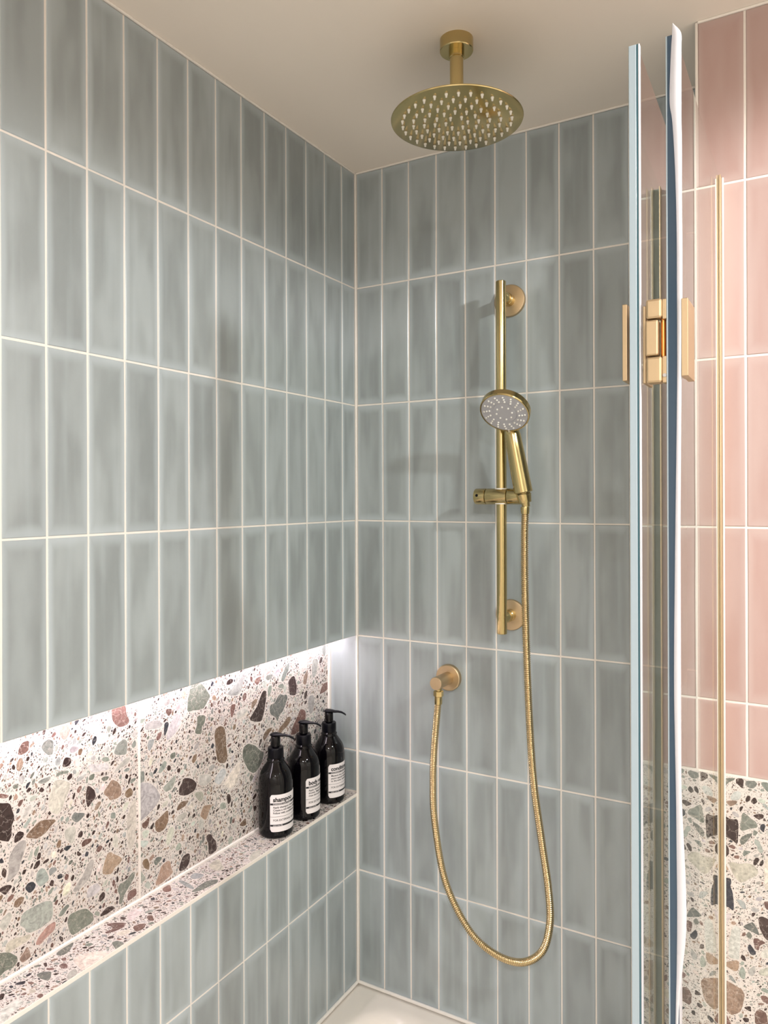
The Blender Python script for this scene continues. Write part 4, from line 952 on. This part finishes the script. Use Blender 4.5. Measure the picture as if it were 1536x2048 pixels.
bottle(-.2895, 'shampoo', 'CLEANSING HAIR WASH', ('Apply shampoo generously.', 'Create a rich lather, rinse.', 'Follow with conditioner.'), 'glossy black pump bottle with white shampoo label, nearest the camera', radians(-12), SPA)
bottle(-.1800, 'body wash', 'REFRESHING BODY WASH', ('Apply generously in the', 'shower. Massage in, then', 'rinse thoroughly.'), 'glossy black pump bottle with white body wash label, between the other two', radians(12), SPA)
bottle(-.0695, 'conditioner', 'NOURISHING CONDITIONER', ('Massage into wet hair,', 'paying special attention', 'to the ends. Leave on.'), 'glossy black pump bottle with white conditioner label, nearest the tiled corner', radians(0), SPA)

# ================================================================ GLASS SCREEN
GT, GB = .5605, -1.262
def panel(par, M, x0, x1, y0, y1, name='glass_pane'):
    vs = [(x, y, z) for x in (x0, x1) for y in (y0, y1) for z in (GB, GT)]
    if M: vs = [tuple(M @ Vector(v)) for v in vs]
    fs = [(0, 1, 3, 2), (4, 6, 7, 5), (0, 4, 5, 1), (2, 3, 7, 6), (0, 2, 6, 4), (1, 5, 7, 3)]
    return mesh(name, vs, fs, None, par, mats=[M_PANE, M_TEAL, M_CLEAR, M_FAR], fm=[2, 0, 1, 3, 2, 2])
# fixed panel, set in a brass channel on the pink wall
BX0, BX1 = .8905, .9005
fx = thing('fixed_glass_panel', (.8955, -.45, GB), 'tall clear glass panel held in a brass channel on the pink wall', 'glass panel')
panel(fx, None, BX0, BX1, -.7035, -.2300)
bm = newbm(); box(bm, BX0, BX1 + .0005, -.7050, -.7036, GB, GT, .0003); e_ = bmo('glass_edge', bm, M_NAVY, fx); e_['label'] = 'dark navy polished edge'
bm = newbm(); box(bm, BX0 - .0018, BX0 - .0001, -.7052, -.700, GB, GT, .0003); bmo('edge_bevel', bm, M_EDGEA, fx)
cz0 = GB
for nm, a0, a1, m in (('channel_side', .8880, .8903, M_BRASS2), ('channel_side', .9007, .9040, M_BRASS2)):
    bm = newbm(); box(bm, a0, a1, -.2450, -.2266, cz0, GT - .001, .0004); bmo(nm, bm, m, fx)
bm = newbm(); box(bm, .8903, .9007, -.2299, -.2266, cz0, GT - .001, 0); bmo('channel_back', bm, M_BRASS, fx)
bm = newbm(); box(bm, .9041, .9072, -.2300, -.2262, cz0, GT - .001, .0008); bmo('silicone_bead', bm, M_SEAL, fx)
# white seal strip clipped on the near edge, its soft fin wavy
SEALP = [(.5735, .8969, .8975), (.5596, .8963, .9066), (.5418, .8951, .9071), (.5118, .8939, .907), (.4876, .8932, .9069), (.4723, .8937, .9069), (.4565, .896, .9068), (.4195, .8982, .9073), (.3584, .9002, .9071),
         (.2613, .9011, .9073), (.1281, .9006, .9057), (-.0659, .8977, .904), (-.2179, .896, .9035), (-.3089, .8969, .9037), (-.3694, .8978, .9047), (-.43, .8982, .9073), (-.4906, .8986, .9094), (-.5331, .8984, .9087), (-.5818, .8977, .904), (-.6418, .8964, .8998), (-.75, .896, .902), (-.95, .899, .906), (-1.1, .897, .904), (GB, .898, .905)]
vs, fs = [], []
pl_ = catmull([Vector((a, b, z)) for z, a, b in SEALP], 4)
for v in pl_:
    a, b_, z = v; bl = .0015 * sin(z * 19)
    for (x, y) in ((a, -.7062), (a + .0006, -.7075), ((a + b_) / 2, -.7080 - bl * .3), (b_ - .0006, -.7078), (b_, -.7062), (b_ - .0008, -.7054), ((a + b_) / 2, -.7056), (a + .0008, -.7055)): vs.append((x, y, z))
n = 8
for i in range(len(pl_) - 1):
    for k_ in range(n):
        k2 = (k_ + 1) % n; fs.append((i * n + k_, i * n + k2, (i + 1) * n + k2, (i + 1) * n + k_))
fs.append(tuple(range(n))); fs.append(tuple(reversed(range((len(pl_) - 1) * n, len(pl_) * n))))
o = mesh('edge_seal', vs, fs, M_FIN, fx, smooth=True); o['label'] = 'wavy white plastic seal strip'
bm = newbm(); box(bm, BX1 + .0002, BX1 + .0014, -.7054, -.690, GB, GT, .0003); bmo('seal_clip', bm, M_FIN, fx)
# folding leaf, swung back a touch beside the fixed one
AX0, AX1 = .8455, .8555
Ma = Matrix.Translation((AX1, -.7060, 0)) @ Matrix.Rotation(radians(1.15), 4, 'Z') @ Matrix.Translation((-AX1, .7060, 0))
df = thing('folding_glass_leaf', (.85, -.48, GB), 'clear glass leaf folded back along the inner side of the fixed panel', 'glass panel')
panel(df, Ma, AX0, AX1, -.7050, -.236)
bm = newbm(); box(bm, AX0 - .0003, AX1 - .0012, -.7075, -.7051, GB, GT, .0008, Ma, 3); o = bmo('glass_edge', bm, M_EDGEA, df); o['label'] = 'pale blue frosted edge'
bm = newbm(); box(bm, AX1 - .0010, AX1 + .0012, -.7072, -.7051, GB, GT, .0003, Ma); bmo('edge_line', bm, M_TEAL, df)
bm = newbm(); box(bm, AX1 + .0013, AX1 + .0030, -.7074, -.700, GB, GT, .0004, Ma); o = bmo('edge_seal', bm, M_FIN, df); o['label'] = 'thin white seal strip'

# ================================================================ HINGE
hg = thing('glass_hinge', (.873, -.70, .138), 'square satin brass hinge joining the two glass panels', 'hinge')
Y = -.7085
def hbox(nm, *a, bev=.0012, m=M_BRASS2, par=hg):
    bm = newbm(); box(bm, *a, bev); return bmo(nm, bm, m, par)
hbox('knuckle', .8645, .8835, Y + .001, -.690, .2175, .2420, bev=.003)
hbox('knuckle', .8640, .8795, Y, -.6905, .1722, .2160, bev=.0022)
k3 = hbox('knuckle', .8645, .8835, Y + .001, -.690, .1385, .1710, bev=.003)
hbox('knuckle_shoulder', .8836, .8885, Y + .004, -.690, .2165, .2412, bev=.0008)
hbox('knuckle_shoulder', .8836, .8885, Y + .004, -.690, .1385, .1712, bev=.0008)
bm = newbm(); cyl(bm, (.8838, -.6975, .1705), (.8838, -.6975, .2180), .0032, .0004, 20); bmo('hinge_pin', bm, brass('copper_pin', (.75, .33, .10, 1), .25), hg, auto=30)
bm = newbm(); lathe(bm, [(0, .0024), (.0008, .0022), (.0008, 0)], (.8862, Y + .0039, .1475), (0, -1, 0), 20); bmo('grub_screw', bm, M_SILVER, hg)
hbox('clamp_plate', .8592, .8634, -.698, -.655, .1400, .2365, bev=.0008)
hbox('clamp_plate', .8355, .8415, -.7035, -.655, .1445, .2405, bev=.0008)
hbox('clamp_plate', .9060, .9136, -.7080, -.652, .1445, .2380, bev=.0006)
hbox('clamp_plate', .8886, .8903, -.7035, -.655, .1400, .2405, bev=.0004)
hbox('clamp_packer', .9016, .9059, -.7045, -.656, .1480, .2345, bev=.0004)

bpy.context.view_layer.update()
